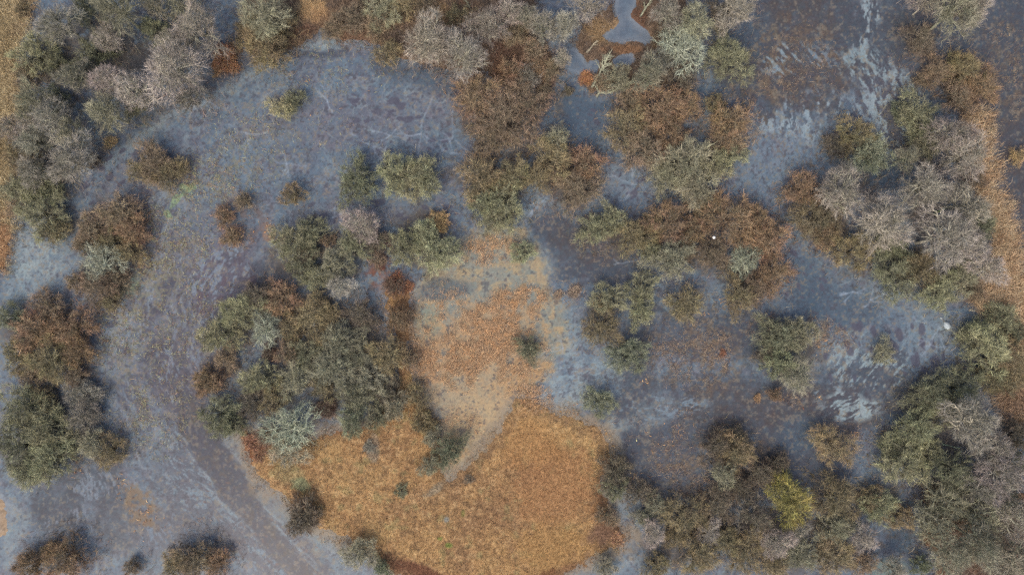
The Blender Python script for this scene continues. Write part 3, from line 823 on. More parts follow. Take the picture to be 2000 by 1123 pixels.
    trunk = make_mesh('trunk', np.concatenate(Vt), np.concatenate(Qt), smooth=True)
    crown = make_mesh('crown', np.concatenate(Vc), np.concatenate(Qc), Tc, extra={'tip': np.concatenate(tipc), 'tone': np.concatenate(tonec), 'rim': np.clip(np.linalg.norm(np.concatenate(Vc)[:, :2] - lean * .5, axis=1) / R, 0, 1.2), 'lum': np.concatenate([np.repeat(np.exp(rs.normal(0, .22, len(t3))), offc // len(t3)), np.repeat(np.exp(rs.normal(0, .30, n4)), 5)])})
    trunk.materials.append(M_BARK); crown.materials.append(M_TWIG)
    return trunk, crown, H

PROTO = {k: [make_proto(k, 100 * j + 7 * i + 1) for i in range({'W': 5, 'B': 5, 'A': 5, 'L': 3, 'S': 3}[k])] for j, k in enumerate(KINDS)}

# arching tussock of blades (radius 1 m)
def make_tussock(seed):
    rs = np.random.RandomState(seed); n = 700
    a = rs.uniform(0, 6.283, n); r0 = np.sqrt(rs.rand(n)) * .8 * (1 + .25 * np.sin(2 * a + seed) + .2 * np.sin(3 * a + 2 * seed)); l = rs.uniform(.2, .55, n)
    p0 = np.stack([np.cos(a) * r0, np.sin(a) * r0, np.zeros(n) - .02], 1)
    a2 = a + rs.normal(0, 1.3, n); hz = np.stack([np.cos(a2), np.sin(a2), np.zeros(n)], 1)
    p1 = p0 + hz * (l * .35)[:, None] + np.array([0, 0, 1]) * (l * .8)[:, None]
    p2 = p0 + hz * l[:, None] + np.array([0, 0, 1]) * (l * rs.uniform(.2, 1.0, n))[:, None]
    me = ribbons(p0, p1, p2, rs.uniform(.02, .045, n), None, 'tussock')
    at = me.attributes.new('tone', 'FLOAT', 'POINT'); at.data.foreach_set('value', np.repeat(rs.rand(n), 5).astype(np.float32))
    at = me.attributes.new('rim', 'FLOAT', 'POINT'); at.data.foreach_set('value', np.ones(n * 5, dtype=np.float32))
    at = me.attributes.new('lum', 'FLOAT', 'POINT'); at.data.foreach_set('value', np.repeat(np.exp(rs.normal(0, .3, n)), 5).astype(np.float32))
    at = me.attributes.new('tip', 'FLOAT', 'POINT'); at.data.foreach_set('value', np.tile([.5, .5, .9, .9, 1.0], n).astype(np.float32))
    me.materials.append(M_TWIG)
    return me
TUSS = [make_tussock(s) for s in (1, 2, 3)]

# colour: crown as seen, wood as seen, word
COL = {
 'ol': ((136, 134, 104), (96, 94, 78), 'olive'),
 'do': ((118, 118, 92), (74, 74, 62), 'dark olive'),
 'og': ((138, 134, 112), (122, 120, 102), 'grey green'),
 'gr': ((116, 120, 95), (84, 90, 74), 'green'),
 'br': ((132, 110, 91), (88, 78, 66), 'brown'),
 'db': ((104, 90, 78), (70, 62, 56), 'dark brown'),
 'ru': ((134, 105, 82), (92, 76, 62), 'rust brown'),
 'bo': ((132, 116, 86), (88, 80, 66), 'brown and olive'),
 'pk': ((148, 138, 131), (150, 146, 130), 'pinkish grey'),
 'gy': ((138, 132, 122), (118, 118, 104), 'grey'),
 'pg': ((140, 134, 118), (122, 124, 104), 'pink and green tinged'),
 'li': ((150, 154, 134), (160, 164, 142), 'pale lichen grey'),
 'yg': ((148, 134, 72), (110, 106, 62), 'yellow green'),
 'ta': ((166, 136, 98), (110, 96, 76), 'tan'),
 'rd': ((108, 82, 72), (80, 60, 54), 'dark red'),
}
NOUN = {'W': 'round willow bush', 'B': 'feathery bare shrub', 'A': 'fine twigged bare tree', 'L': 'bare tree with pale limbs', 'S': 'spiky low shrub'}
NAME = {'W': 'willow_bush', 'B': 'bare_shrub', 'A': 'alder_tree', 'L': 'lichen_tree', 'S': 'spiky_shrub', 'T': 'grass_tussock'}
CAT = {'W': 'bush', 'B': 'shrub', 'A': 'tree', 'L': 'tree', 'S': 'shrub', 'T': 'tussock'}
ZONE = {
 'TL': 'in the top left thicket',
 'TLb': 'at the left edge below the thicket',
 'TM': 'on the reddish upper shore',
 'TB': 'around the small bog pool',
 'M1': 'left of the narrow ice channel',
 'M2': 'right of the narrow ice channel',
 'M3': 'in the row above the dark central ice',
 'PO': 'out on the ice of the upper pool',
 'LB': 'between left bay and pool',
 'LM': 'in the brown clump below the left bay',
 'BL': 'in the clump at the lower left edge',
 'CU': 'just above the central thicket',
 'CL': 'in the central thicket',
 'IS': 'on the golden grass island',
 'CE': 'on the ice right of the orange sedge',
 'TR': 'by the top right dark water',
 'RI': 'in the big right hand thicket',
 'RE': 'on the shore at the right edge',
 'RM': 'on the ice in the lower right pool',
 'BM': 'right of the golden island',
 'BR': 'in the bottom right wood',
 'BO': 'at the bottom edge on the left',
}
PL = []     # kind, colour, x, y, r, height scale, zone, own label
def pl(zone, rows):
    for r in rows:
        PL.append((zone,) + tuple(r) + (None,) * (7 - len(r)))
pl('TL', [('A','gy',112,45,46,.9),('B','do',158,10,30),('A','og',228,25,52),('A','pk',208,68,34),('W','do',300,62,28),('L','og',350,8,34),('A','pk',382,58,54),('A','pk',335,92,36),
 ('W','ol',64,105,42),('W','do',106,122,26),('B','br',48,148,26),('W','do',178,98,38),('A','pg',146,150,36),('A','pk',212,166,38),('A','pk',266,172,44),('A','pk',355,148,60,1.1),('A','gy',366,188,30),
 ('A','og',62,200,40),('W','do',110,190,24),('A','pk',116,232,40),('A','og',146,256,34),('A','gy',68,276,36),('A','og',216,226,40),('W','ol',262,206,26),('A','gy',130,315,50),('W','bo',36,312,36),('A','pk',22,246,30),('B','db',182,318,16),('A','pk',60,245,28),('A','gy',175,130,20),('W','ol',70,358,40),('B','bo',40,20,16),('A','gy',60,335,34),('A','pg',300,20,28)])
pl('TLb', [('W','ol',78,412,48),('W','og',28,368,34),('W','bo',100,450,30),('B','br',30,405,24)])
pl('TM', [('W','bo',518,85,48,1.2),('A','og',512,22,46),('W','bo',480,55,30),('W','bo',550,55,28),('B','br',684,36,36),('W','og',742,16,38),('B','bo',792,12,32),('A','pk',822,78,48),('A','pk',900,116,50),('A','pk',870,92,34),
 ('A','pk',958,48,42),('A','pk',932,62,24),('W','bo',756,104,28),('A','pk',996,22,36),('B','br',1010,60,26),('B','br',830,20,30),('B','bo',900,30,30),('A','gy',1022,30,30),('B','br',560,30,26),('B','ru',1000,130,28),('B','br',650,55,22)])
pl('TB', [('A','pk',1146,12,38),('A','gy',1108,54,30),('B','gy',1048,92,20),('B','br',1080,140,26),('A','gy',1298,26,34),('L','li',1342,84,50,.9),('A','og',1362,36,36),('A','pk',1436,10,46),('B','db',1410,24,30),('W','ol',1424,117,46),('B','db',1335,152,34),('A','pg',1262,146,34),
 ('L','og',1206,150,28),('B','db',1108,177,14),('B','og',1410,54,16),('B','br',1064,178,16),('A','pk',1095,112,20),('B','br',1300,70,24),('B','ru',1050,130,22)])
pl('TB', [('B','gy',1300,122,32),('A','gy',1058,58,32),('B','gy',1030,152,28),('B','br',1180,158,22)])
pl('TM', [('B','br',1045,100,26),('B','br',735,48,26),('B','ru',895,60,26)])
pl('PO', [('W','ol',548,208,26,.8,'small olive willow bush alone in the upper left of the pool'),('W','do',574,196,26,.8,'darker half of the lone bush pair in the upper pool'),
 ('W','do',698,352,50,1,'dense dark olive bush at the lower edge of the upper pool'),('W','ol',775,336,40),('W','ol',830,342,40),('W','ol',802,352,36),('W','bo',570,378,26),('B','br',302,322,44,.8,'wide grey brown shrub at the left end of the pool'),('B','bo',330,340,34),('B','bo',275,335,28)])
pl('M1', [('B','ru',935,185,48),('B','br',985,228,56),('B','br',1030,195,44),('B','br',960,270,42),('L','og',1090,268,28),('W','bo',1075,305,42),('B','ru',1138,315,40),('B','br',1130,370,44),('W','ol',985,400,46),('B','bo',930,348,50),('W','bo',1000,340,38),('B','bo',1050,345,32),('W','ol',945,395,34),('B','br',1110,345,30),('W','ol',968,425,32)])
pl('M2', [('B','bo',1222,250,44),('B','ru',1290,212,50),('B','ru',1335,208,36),('B','br',1265,290,44),('B','br',1225,200,30),('B','ru',1310,255,36),('B','ru',1432,230,46),('B','br',1420,270,34),('W','og',1345,320,56),('W','og',1300,345,36),('W','ol',1395,320,34),('W','ol',1436,296,26,.9),('W','og',1360,365,40),('W','bo',1400,205,22)])
pl('M3', [('W','ol',1160,448,34),('W','ol',1200,428,30),('B','bo',1242,462,40),('B','ru',1310,438,46),('W','og',1315,508,44),('B','ru',1428,428,52),('B','bo',1385,412,30),('B','ru',1350,445,30),('B','br',1392,496,36),('L','li',1452,512,34,.9,'pale lichen covered bare tree glowing among rust brown bushes'),('W','bo',1446,574,40),('B','ru',1506,470,44),('B','ru',1515,535,42),('B','br',1480,560,32),('W','ol',1270,490,26),('B','br',1345,495,24),('W','bo',1270,435,26),('B','ru',1480,430,34)])
pl('LB', [('B','br',228,412,42),('B','ru',262,450,34),('B','br',178,442,34),('L','li',196,505,40,.8),('W','bo',254,494,28),('B','br',190,560,42),('B','br',150,546,24),('B','bo',215,470,30),('B','br',220,545,28),('B','br',160,480,24),('B','ru',435,425,24,.8,'narrow rust shrub, upper half of a pair left of the pool centre'),('B','ru',450,462,24,.8,'narrow rust shrub, lower half of a pair left of the pool centre'),('B','br',475,396,20),('W','bo',215,590,20)])
pl('LM', [('W','gr',18,620,30),('B','ru',62,648,46),('B','br',90,602,36),('B','ru',136,640,42),('B','bo',96,705,46),('B','ru',148,685,36),('W','bo',32,700,34),('B','br',60,735,26),('W','bo',90,660,30),('B','br',148,735,26)])
pl('BL', [('W','ol',40,795,48),('W','ol',88,832,48),('W','do',34,875,50),('W','ol',96,900,48),('W','ol',50,925,36),('W','bo',80,775,26),('B','gy',160,815,38),('B','og',178,865,36),('B','bo',212,880,32),('B','gy',158,770,32),('W','do',130,870,22)])
pl('BO', [('B','ru',130,1092,46),('B','ru',62,1105,40),('B','br',375,1090,44),('B','ru',425,1102,28),('B','br',260,1108,18),('B','bo',340,1110,28),('B','bo',95,1075,20)])
pl('CU', [('W','ol',575,472,44),('W','do',606,455,34),('B','br',641,470,15),('A','pk',705,448,38,.7),('W','ol',690,480,34),('B','db',736,472,28),('W','ol',786,482,38),('W','ol',852,492,46),('W','ol',830,455,30),('S','ta',857,432,23,.9,'tan radiating shrub above the largest olive bush near the pool'),('W','og',655,520,38),('W','do',590,515,34),('A','pk',664,556,28,.7),('B','db',600,500,24),('B','br',735,510,20),('W','ol',620,545,28)])
pl('CL', [('B','db',500,578,34),('B','ru',545,580,40),('W','ol',468,612,42),('W','ol',430,655,42),('L','li',515,648,34,.8),('B','bo',608,622,46),('W','bo',570,640,28),('B','db',705,612,34),('B','ru',775,622,32),('W','og',660,670,44),('B','bo',755,690,42),('W','og',648,722,48),('W','do',600,690,36),('B','br',560,690,30),('W','og',570,735,36),('W','do',510,740,40),('B','ru',410,742,32),('W','do',425,812,40),('B','br',400,755,26),('B','db',495,790,32),('W','og',720,735,40),('B','db',755,765,28),
 ('W','do',690,770,36),('L','li',570,835,50,.9,'large pale tree with spreading bare limbs at the island edge'),('W','og',560,885,34),('B','rd',636,800,24),('W','gr',688,818,32),('W','do',738,812,28),('W','og',774,790,30),('B','bo',818,775,24),('B','rd',525,690,18),('B','br',440,700,26),('B','bo',640,615,28),('W','bo',535,780,30),('W','do',450,830,26),('B','br',800,700,20),('B','br',520,850,24),('B','rd',770,560,22),('W','og',700,690,34),('W','bo',625,760,26)])
pl('IS', [('S','bo',828,826,26,1,'spiky brown green shrub at the top of the golden island'),('W','gr',877,882,36,1,'dark green bush beside the frosty tongue on the island'),('W','og',845,856,20),('W','og',838,908,22),('W','gr',783,958,14,.7,'tiny green bush alone on the golden grass'),('S','db',590,1008,38,1,'brown radiating shrub on the left rim of the golden island'),('W','og',702,1084,34,.9,'grey olive bush at the lower left rim of the island'),('W','gr',745,1112,20),('L','db',915,936,11,.4,'tiny bare dark shrub in the middle of the golden grass'),('B','og',1180,1104,24),('B','gy',722,872,14,.5)])
pl('CE', [('W','ol',1019,493,25,.9,'small round olive bush above the orange sedge'),('W','do',1030,682,26,.9,'small dark olive bush at the right edge of the orange sedge'),('W','ol',1188,582,33),('W','ol',1254,562,35,1,'upper of two round bushes touching in a column'),('W','ol',1252,607,31,1,'lower of two round bushes touching in a column'),
 ('B','bo',1176,640,48,.8,'wide brown olive shrub left of the two touching bushes'),('W','gr',1229,698,40,1,'dark green bush right below the wide brown one'),('B','bo',1335,590,42,.9,'brown shrub on its own right of the touching bushes'),('W','gr',1170,787,32,.9,'round green bush by the corner of the golden island')])
pl('TR', [('B','db',1800,74,36,.6,'dark brown bush shape added as the reflection of the leaning bare tree'),('A','pg',1862,32,54,1.1,'leaning bare tree mirrored in the dark water'),('A','pk',1808,12,28,.9),('A','pk',1885,12,40,1.1),('B','br',1835,140,32),('W','bo',1882,138,36),('B','ru',1918,172,42),('B','br',1872,192,34),('B','ta',1885,118,26),('B','br',1800,155,16)])  # first bush is added, standing in for the leaning tree's dark water reflection
pl('RI', [('W','ol',1800,226,50),('W','og',1815,272,38),('A','pk',1855,262,46),('W','bo',1676,264,40),('W','gr',1705,300,40),('B','db',1635,285,26),('B','ru',1568,368,42),('A','pk',1655,366,50),('A','pk',1806,362,52,.9),('A','pk',1890,310,50),('B','bo',1600,425,48),('A','pk',1722,438,60),('W','bo',1668,490,42),('W','do',1752,532,50),('W','bo',1800,528,40),('A','pk',1840,470,60),('A','pk',1882,396,48),('A','pk',1900,468,40),('W','gr',1920,440,30),('A','pk',1930,528,36),('W','ol',1842,572,42),('B','ru',1612,460,30),('W','gr',1760,215,20),('W','do',1740,480,30),('B','br',1905,350,24),('W','og',1880,535,36),('B','br',1905,565,26),('A','pg',1770,310,26)])
pl('RM', [('W','do',1520,660,44),('W','og',1560,655,38),('W','do',1525,715,38),('A','pg',1566,728,38,.6),('W','og',1730,688,26,.8,'small grey green bush alone in the streaky ice'),('B','bo',1633,870,44,.9,'shaggy brown olive shrub alone in dark water'),('B','db',1500,690,26),('B','ru',1515,770,16)])
pl('RE', [('W','do',1962,622,32),('W','ol',1925,680,52),('W','bo',1975,700,40),('W','do',1900,650,26),('B','bo',1975,745,34),('B','ta',1992,302,20,.8,'pale straw coloured clump at the right edge of the photo'),('W','do',1985,650,26),('W','bo',1940,730,34)])
pl('BM', [('B','db',1205,922,34),('W','do',1200,955,28),('B','db',1250,965,30),('L','og',1282,985,22),('A','pk',1270,1040,30,.6),('W','og',1260,1010,22),('B','bo',1340,1005,44),('A','pk',1380,1036,26,.5),('W','bo',1440,882,38),('B','db',1398,872,34),('W','ol',1448,885,20,.9),('L','og',1418,928,28),('B','db',1485,925,38),('B','db',1402,985,36),('L','db',1466,1012,40),('B','bo',1360,1085,46),('W','bo',1280,1105,26),('B','bo',1465,1078,44),('B','bo',1320,1050,28),('B','db',1440,860,28),('B','db',1520,905,26),('B','br',1185,1010,22),('B','bo',1415,1060,34),('B','db',1450,950,30),('W','og',1530,930,20)])
pl('BR', [('W','yg',1545,982,50,1.1,'bright yellow green willow at the bottom, the yellowest bush'),('B','bo',1633,975,46,1.1,'tall dark fan shaped shrub beside the yellow green willow'),('W','og',1632,1030,38),('A','pk',1690,1056,28,.7),('W','ol',1722,990,36,.9),('W','bo',1700,975,26),('A','pk',1515,1054,34,.7),('A','pk',1565,1036,22,.7),('W','og',1565,1085,34),('B','bo',1630,1092,44),('B','br',1690,1100,24),('W','ol',1766,902,48),('W','ol',1816,890,32),('W','do',1795,830,48),('W','do',1822,768,40),('W','ol',1880,762,44),('A','pk',1892,830,54),('L','do',1865,920,42,1.3),
 ('L','og',1850,978,46,1.2),('L','og',1915,1008,46,1.3),('A','pk',1962,925,52),('A','pg',1918,1056,48,1.1),('L','og',1820,1030,40,1.3),('A','pg',1865,1090,48),('W','gr',1800,1105,22),('B','db',1985,850,34),('A','pk',1980,1010,48),('A','pg',1985,1085,48),('A','pk',1930,880,40),('W','do',1980,900,30),('W','do',1745,880,26),('W','do',1850,800,30),('A','gy',1900,960,36),('W','bo',1760,1010,28),('L','og',1950,970,40,1.2),('B','bo',1520,1105,28),('A','pk',1950,1110,36),('A','gy',1740,1110,26,.8)])

MANY = {'TL': 150, 'TM': 170, 'TB': 120, 'M1': 200, 'M2': 190, 'M3': 190, 'CL': 200, 'CU': 150, 'RI': 150, 'BM': 210, 'BR': 190, 'LB': 170, 'LM': 170, 'BL': 110, 'RE': 130, 'TR': 110, 'TLb': 110, 'BO': 170}
sx, sy, sc_ = [], [], []
LOWC = [(112, 92, 76), (104, 98, 74), (120, 92, 70), (96, 84, 76), (128, 112, 86), (112, 106, 96)]
rq = np.random.RandomState(77)
for r in PL:
    n = int(MANY.get(r[0], 50) * (r[5] / 38.0) ** 2 * 1.5)
    a = rq.uniform(0, 6.283, n); d = r[5] * np.sqrt(rq.uniform(.15, 2.3, n)) * .96
    cx = r[3] + (1000 - r[3]) * .03; cy = r[4] + (561 - r[4]) * .03
    sx.append(cx + np.cos(a) * d); sy.append(cy + np.sin(a) * d)
    base = np.array(COL[r[2]][0]) * .5 + np.array(LOWC)[rq.randint(0, 6, n)] * .5
    sc_.append(lin(np.clip(base * rq.normal(.97, .16, (n, 1)), 0, 255)) * 1.3)
sx = np.concatenate(sx); sy = np.concatenate(sy); sc_ = np.concatenate(sc_)
kp = fbm(sx, sy, 22, 901, 3, .6) > -.34
kp &= ~in_pool(sx, sy)
sx, sy, sc_ = sx[kp], sy[kp], sc_[kp]
n = len(sx); _, h_, *_r = land_h(sx, sy)
ctr = fbm(sx, sy, 30, 921, 2) * 9 + rq.normal(0, .8, n)
l = rq.uniform(.25, .85, n); t = rq.uniform(.4, 1.3, n)
p0 = np.stack([(sx - 1000) * S, (561.5 - sy) * S, h_ - .02], 1); hz = np.stack([np.cos(ctr), np.sin(ctr), np.zeros(n)], 1)
p1 = p0 + hz * (l * .35 * t)[:, None] + np.array([0, 0, 1.0]) * (l * .5)[:, None]
p2 = p0 + hz * (l * t)[:, None] + np.array([0, 0, 1.0]) * (l * rq.uniform(.5, 1.1, n))[:, None]
o = link('low_scrub', ribbons(p0, p1, p2, rq.uniform(.014, .036, n), sc_, 'low_scrub'), mat=M_BLADE)
tag(o, 'tangled low brown scrub between the bushes', 'scrub', kind='stuff')

def make_labels():
    def size(r): return 'small' if r < 30 else ('big' if r >= 44 else 'medium sized')
    def word(i): return ['leftmost', 'second', 'third', 'fourth', 'fifth', 'sixth', 'seventh', 'eighth', 'ninth', 'tenth', 'eleventh'][i]
    groups = {}
    for i, r in enumerate(PL):
        if r[7]: continue
        groups.setdefault((r[0], r[1], r[2]), []).append(i)
    lab = {}
    for (z, k, c), ids in groups.items():
        bys = {}
        for i in ids: bys.setdefault(size(PL[i][5]), []).append(i)
        for s, js in bys.items():
            js.sort(key=lambda i: PL[i][3])
            noun = NOUN[k]
            for n, i in enumerate(js):
                if len(ids) == 1: lab[i] = '%s %s %s' % (COL[c][2], noun, ZONE[z])
                elif len(js) == 1: lab[i] = '%s %s %s %s' % (s, COL[c][2], noun, ZONE[z])
                else:
                    o = word(n) if n == 0 else word(n) + ' from left'
                    if n == len(js) - 1: o = 'rightmost'
                    sh = noun.replace('fine twigged bare ', 'bare ').replace('round ', '').replace('feathery bare ', '').replace('bare tree with pale limbs', 'pale limbed tree')
                    lab[i] = '%s %s %s %s, %s' % (s, COL[c][2], sh, ZONE[z], o)
    for i, r in enumerate(PL):
        if r[7]: lab[i] = r[7]
    return lab
LAB = make_labels()
GROUP = {'W': 'willow bushes of the marsh', 'B': 'bare feathery shrubs of the marsh', 'A': 'fine twigged bare trees', 'L': 'bare trees with pale limbs', 'S': 'spiky low shrubs'}
rp = random.Random(99)
def jitcol(c, k, j=.05):
    c = lin(c) * k * math.exp(rp.gauss(0, j * 1.6))
    return [min(.95, float(v) * math.exp(rp.gauss(0, j * .28))) for v in c] + [1.0]
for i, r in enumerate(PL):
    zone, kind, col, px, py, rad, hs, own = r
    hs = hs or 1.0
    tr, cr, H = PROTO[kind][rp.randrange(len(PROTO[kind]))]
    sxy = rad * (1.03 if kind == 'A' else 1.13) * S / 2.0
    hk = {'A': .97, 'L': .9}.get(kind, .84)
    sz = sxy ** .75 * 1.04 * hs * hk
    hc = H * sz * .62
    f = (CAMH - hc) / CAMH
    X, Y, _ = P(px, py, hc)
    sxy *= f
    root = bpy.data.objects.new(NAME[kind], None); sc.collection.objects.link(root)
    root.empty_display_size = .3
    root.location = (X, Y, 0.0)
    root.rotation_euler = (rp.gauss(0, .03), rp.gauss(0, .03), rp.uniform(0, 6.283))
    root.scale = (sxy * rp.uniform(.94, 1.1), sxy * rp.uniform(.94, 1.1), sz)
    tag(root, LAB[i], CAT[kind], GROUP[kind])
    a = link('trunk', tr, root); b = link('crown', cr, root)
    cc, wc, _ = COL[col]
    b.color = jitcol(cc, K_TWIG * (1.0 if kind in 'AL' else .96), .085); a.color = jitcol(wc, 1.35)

# ---------------------------------------------------------------- single tussocks
TU = [(440,112,24,(158,98,62),'rusty bracken clump beside the pinkish trees at top left','bracken'),(452,132,16,(170,108,66),'smaller rusty bracken clump at the tip of the upper left shore','bracken'),
 (1143,154,15,(186,112,62),'bright orange tussock between two tiny ponds at the top','tussock'),(215,278,14,(176,140,84),'yellow tan tussock at the shore of the upper left thicket','tussock'),
 (496,862,20,(150,92,64),'red brown bracken at the left rim of the golden island','bracken'),(508,885,16,(158,104,72),'lower red brown bracken clump on the island left rim','bracken'),
 (772,548,18,(156,86,52),'rust red tussock at the upper left of the orange sedge','tussock'),(795,560,14,(170,96,60),'orange tussock just left of the frosted sedge','tussock'),
 (1122,570,13,(156,128,102),'pale straw tussock alone on dark ice right of the sedge','tussock'),(1090,576,10,(160,128,98),'smaller straw tussock beside the dark central ice','tussock'),
 (1268,1036,10,(150,120,90),'dull straw tussock beneath the tangle near the bottom','tussock'),(1412,690,8,(150,84,56),'small red brown tussock on ice left of the lower right bushes','tussock'),
 (1205,1052,14,(178,118,78),'orange tussock at the lower right tip of the golden island','tussock'),(640,800,16,(110,62,52),'dark red tussock beside the large pale limbed tree','tussock'),
 (1480,778,9,(170,120,76),'orange tuft in dark water below the lower right bushes','tussock'),(1945,560,16,(180,136,92),'tan tussock where the right shore narrows','tussock')]
for (px, py, r, c, lab, cat) in TU:
    o = link('tussock' if cat == 'tussock' else 'bracken', TUSS[rp.randrange(3)])
    X, Y, _ = P(px, py, .2)
    o.location = (X, Y, .08); s = r * S; o.scale = (s, s, s * .9); o.rotation_euler = (0, 0, rp.uniform(0, 6.28))
    o.color = jitcol(tuple(np.mean(c) + (v - np.mean(c)) * .62 for v in c), 1.35, .02)
    tag(o, lab, cat)

# ---------------------------------------------------------------- dead trees and logs
def limb_mesh(name, polys):
    V = []; Q = []; off = 0
    for pts, r0, r1 in polys:
        pts = [np.array(p, dtype=float) for p in pts]
        n = len(pts); sides = 7
        for i, p in enumerate(pts):
            t = unit((pts[min(i + 1, n - 1)] - pts[max(i - 1, 0)])[None])[0]
            a = unit(np.cross(t, [0.1, 0.2, 1.0])[None])[0]; b = np.cross(t, a)
            r = r0 + (r1 - r0) * i / (n - 1)
            for k in range(sides):
                g = 2 * math.pi * k / sides
                V.append(p + r * (a * math.cos(g) + b * math.sin(g)) * (1 + .12 * math.sin(3 * k + i)))
        for i in range(n - 1):
            for k in range(sides):
                k2 = (k + 1) % sides
                Q.append([off + i * sides + k, off + i * sides + k2, off + (i + 1) * sides + k2, off + (i + 1) * sides + k])
        for e in (0, n - 1):
            c = off + e * sides
            Q.append([c, c + 1, c + 2, c + 3]); Q.append([c, c + 3, c + 4, c + 6]) ; Q.append([c + 4, c + 5, c + 6, c + 4][:4]) if False else None
        off += n * sides
    Q = [q for q in Q if q]
    return make_mesh(name, np.array(V), Q, smooth=True)

def dead_tree(px0, py0, px1, py1, r, lift, nb, label, seed, col=(158, 160, 136), name='fallen_tree', fan=(.35, 1.0), bl=.45):
    rs = random.Random(seed)
    x0, y0, _ = P(px0, py0, .1); x1, y1, _ = P(px1, py1, lift)
    L = math.hypot(x1 - x0, y1 - y0)
    ang = math.atan2(y1 - y0, x1 - x0)
    root = bpy.data.objects.new(name, None); sc.collection.objects.link(root)
    root.location = (x0, y0, 0.0); root.rotation_euler = (0, 0, ang)
    n = 8
    tp = [(L * i / (n - 1), rs.gauss(0, .012 * L) if 0 < i else 0, .12 + lift * (i / (n - 1)) ** 1.2) for i in range(n)]
    tk = link('trunk', limb_mesh('trunk', [(tp, r, r * .3)]), root, M_BARK)
    bs = []
    for b in range(nb):
        t = rs.uniform(*fan); i = t * (n - 1); k = min(int(i), n - 2); f = i - k
        p = [tp[k][q] * (1 - f) + tp[k + 1][q] * f for q in range(3)]
        a = rs.choice((-1, 1)) * rs.uniform(.25, 1.1); l = L * bl * rs.uniform(.4, 1) * (1.15 - t * .5)
        zz = rs.uniform(-.1, .7)
        pts = [tuple(p)]
        for q in range(1, 5):
            a += rs.uniform(-.15, .15)
            pts.append((pts[-1][0] + math.cos(a) * l / 4, pts[-1][1] + math.sin(a) * l / 4, max(.04, pts[-1][2] + zz * l / 5)))
        bs.append((pts, r * .38, r * .10))
        for w in range(4):
            m = rs.randrange(1, 4); aa = a + rs.uniform(-1, 1); ll = l * rs.uniform(.2, .45)
            s = pts[m]
            bs.append(([s, (s[0] + math.cos(aa) * ll * .5, s[1] + math.sin(aa) * ll * .5, s[2] + .06), (s[0] + math.cos(aa) * ll, s[1] + math.sin(aa) * ll, s[2] + .14)], r * .16, r * .06))
    br = link('branches', limb_mesh('branches', bs), root, M_BARK) if bs else None
    tk.color = jitcol(col, .95, .02)
    if br: br.color = jitcol(col, .95, .02)
    tag(root, label, 'dead tree')
dead_tree(1156, 172, 1190, 108, .12, 1.2, 16, 'pale dead tree leaning over a tiny pond below the bog', 3)
dead_tree(1165, 190, 1188, 150, .10, .9, 22, 'tangle of pale dead branches at the channel shore', 4, fan=(.1, 1), bl=.9)
dead_tree(1186, 182, 1238, 160, .10, 1.0, 12, 'pale dead limb reaching right over the channel shore', 5)
dead_tree(1145, 104, 1166, 80, .12, .5, 3, 'short broken pale log in brown bog grass', 6, (160, 152, 130), 'broken_log', (.6, 1), .4)
dead_tree(1250, 34, 1274, -4, .10, 1.0, 8, 'bleached dead tree right of the small bog pool', 7, fan=(.3, .9))
dead_tree(924, 26, 908, -2, .08, .9, 7, 'pale green dead branch above the pink trees at the top', 8)
dead_tree(538, 702, 562, 676, .06, .6, 8, 'pale bare branch next to the dark red bush in the central thicket', 9)
dead_tree(1842, 1056, 1905, 1085, .06, 1.2, 6, 'thin greenish fallen stem low in the bottom right wood', 10, (140, 152, 120), fan=(.5, 1))
dead_tree(1840, 867, 1872, 874, .06, .8, 2, 'slim pale stem lying over the ditch right of the round bushes', 11, (140, 158, 134), fan=(.7, 1))
dead_tree(1826, 416, 1854, 404, .07, 1.2, 5, 'mossy green stem over dark water in the right thicket', 12, (128, 150, 92), fan=(.6, 1))
dead_tree(1920, 553, 1960, 552, .05, .6, 2, 'thin grey pole lying across the right hand shore', 13, (150, 140, 124), fan=(.7, 1))
dead_tree(305, 196, 326, 187, .06, .5, 3, 'reddish fallen branch under the pink trees at the pool edge', 14, (140, 112, 94), fan=(.5, 1))

# ---------------------------------------------------------------- float and stones
def lump(name, rx, ry, rz, seed, mat, prof=None, nu=28, nv=14, tx=0.0):
    rs = np.random.RandomState(seed); ph = rs.uniform(0, 6.28, 8)
    V = []
    for j in range(nv + 1):
        th = math.pi * j / nv
        for i in range(nu):
            a = 2 * math.pi * i / nu
            k = 1 + tx * (.5 * math.sin(2 * a + ph[0]) + .35 * math.sin(3 * a + ph[1] + th) + .2 * math.sin(5 * a + ph[2] + 2 * th))
            V.append((rx * k * math.sin(th) * math.cos(a), ry * k * math.sin(th) * math.sin(a), rz * math.cos(th) * (1 + tx * .3 * math.sin(2 * a + ph[3]))))
    Q = []
    for j in range(nv):
        for i in range(nu):
            i2 = (i + 1) % nu
            Q.append([j * nu + i, (j + 1) * nu + i, (j + 1) * nu + i2, j * nu + i2])
    return make_mesh(name, np.array(V), Q, smooth=True)

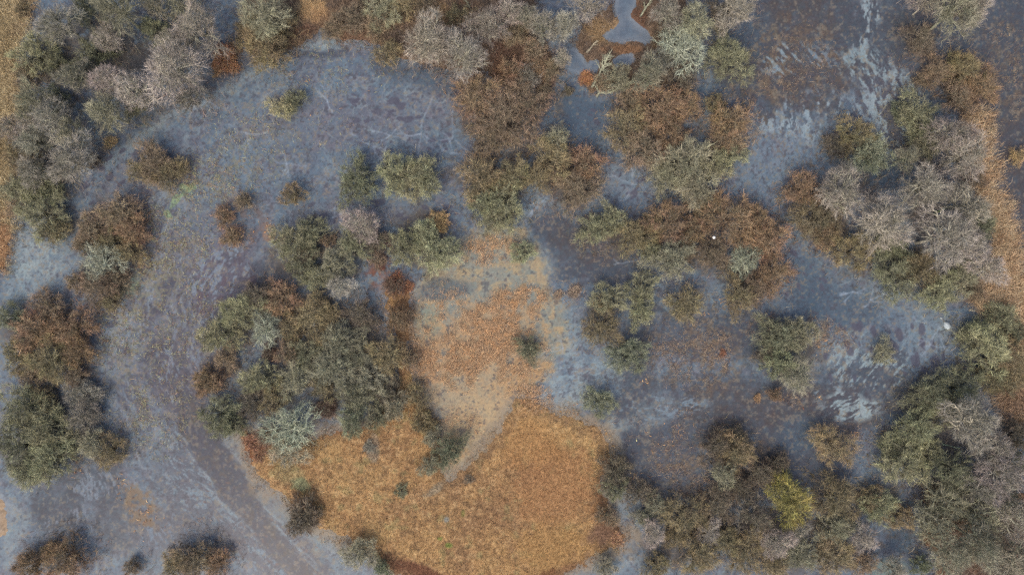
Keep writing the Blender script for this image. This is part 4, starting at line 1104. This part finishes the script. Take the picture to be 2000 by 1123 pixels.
def mat_stone(name, c, amp=.2, rough=.8):
    m, t = new_mat(name)
    out = node(t, 'ShaderNodeOutputMaterial'); bs = node(t, 'ShaderNodeBsdfPrincipled'); bs.inputs['Roughness'].default_value = rough
    tc = node(t, 'ShaderNodeTexCoord'); nz = node(t, 'ShaderNodeTexNoise'); nz.inputs['Scale'].default_value = 7; nz.inputs['Detail'].default_value = 6
    t.links.new(tc.outputs['Object'], nz.inputs['Vector'])
    cr = node(t, 'ShaderNodeMix', data_type='RGBA')
    c = lin(c)
    cr.inputs[6].default_value = (*[float(v * (1 - amp)) for v in c], 1); cr.inputs[7].default_value = (*[float(min(.95, v * (1 + amp))) for v in c], 1)
    t.links.new(nz.outputs[0], cr.inputs[0]); t.links.new(cr.outputs[2], bs.inputs['Base Color'])
    bp = node(t, 'ShaderNodeBump'); bp.inputs['Strength'].default_value = .3; t.links.new(nz.outputs[0], bp.inputs['Height']); t.links.new(bp.outputs[0], bs.inputs['Normal'])
    t.links.new(bs.outputs[0], out.inputs[0])
    return m
M_ROCK = mat_stone('pale_rock', (172, 184, 188))
M_WHITE = mat_stone('white_paint', (236, 232, 224), .05, .5)
M_DARK = mat_stone('dark_rubber', (52, 44, 42), .2)
o = link('boulder', lump('boulder', .40, .27, .26, 3, None, tx=.16), mat=M_ROCK)
X, Y, _ = P(1850, 636, .1); o.location = (X, Y, .07); o.rotation_euler = (0, 0, math.radians(-48)); tag(o, 'pale oval boulder sitting on the ice by the right shore', 'boulder')
o = link('stone', lump('stone', .12, .07, .08, 5, None, tx=.2), mat=M_ROCK)
X, Y, _ = P(1838, 621, .05); o.location = (X, Y, .03); o.rotation_euler = (0, 0, math.radians(-40)); tag(o, 'tiny white stone just above the pale oval boulder', 'stone')
root = bpy.data.objects.new('buoy', None); sc.collection.objects.link(root)
X, Y, _ = P(1385.5, 466, 1.0); root.location = (X, Y, 0)
tag(root, 'small round white float in a dark ring among rust brown bushes', 'buoy')
o = link('stake', limb_mesh('stake', [([(0, 0, -.2), (0, 0, .5), (.01, 0, 1.0), (.01, 0, 2.2)], .05, .045)]), root, M_DARK)
o = link('float', lump('float', .13, .13, .12, 1, None, tx=0), root, M_WHITE); o.location = (.01, 0, 2.32)
# dark ring under the float
V = []; Q = []
for i in range(24):
    a = 2 * math.pi * i / 24
    for j in range(8):
        b = 2 * math.pi * j / 8
        V.append(((.15 + .035 * math.cos(b)) * math.cos(a), (.15 + .035 * math.cos(b)) * math.sin(a), .035 * math.sin(b)))
        Q.append([i * 8 + j, ((i + 1) % 24) * 8 + j, ((i + 1) % 24) * 8 + (j + 1) % 8, i * 8 + (j + 1) % 8])
o = link('ring', make_mesh('ring', np.array(V), Q, smooth=True), root, M_DARK); o.location = (.01, 0, 2.26)
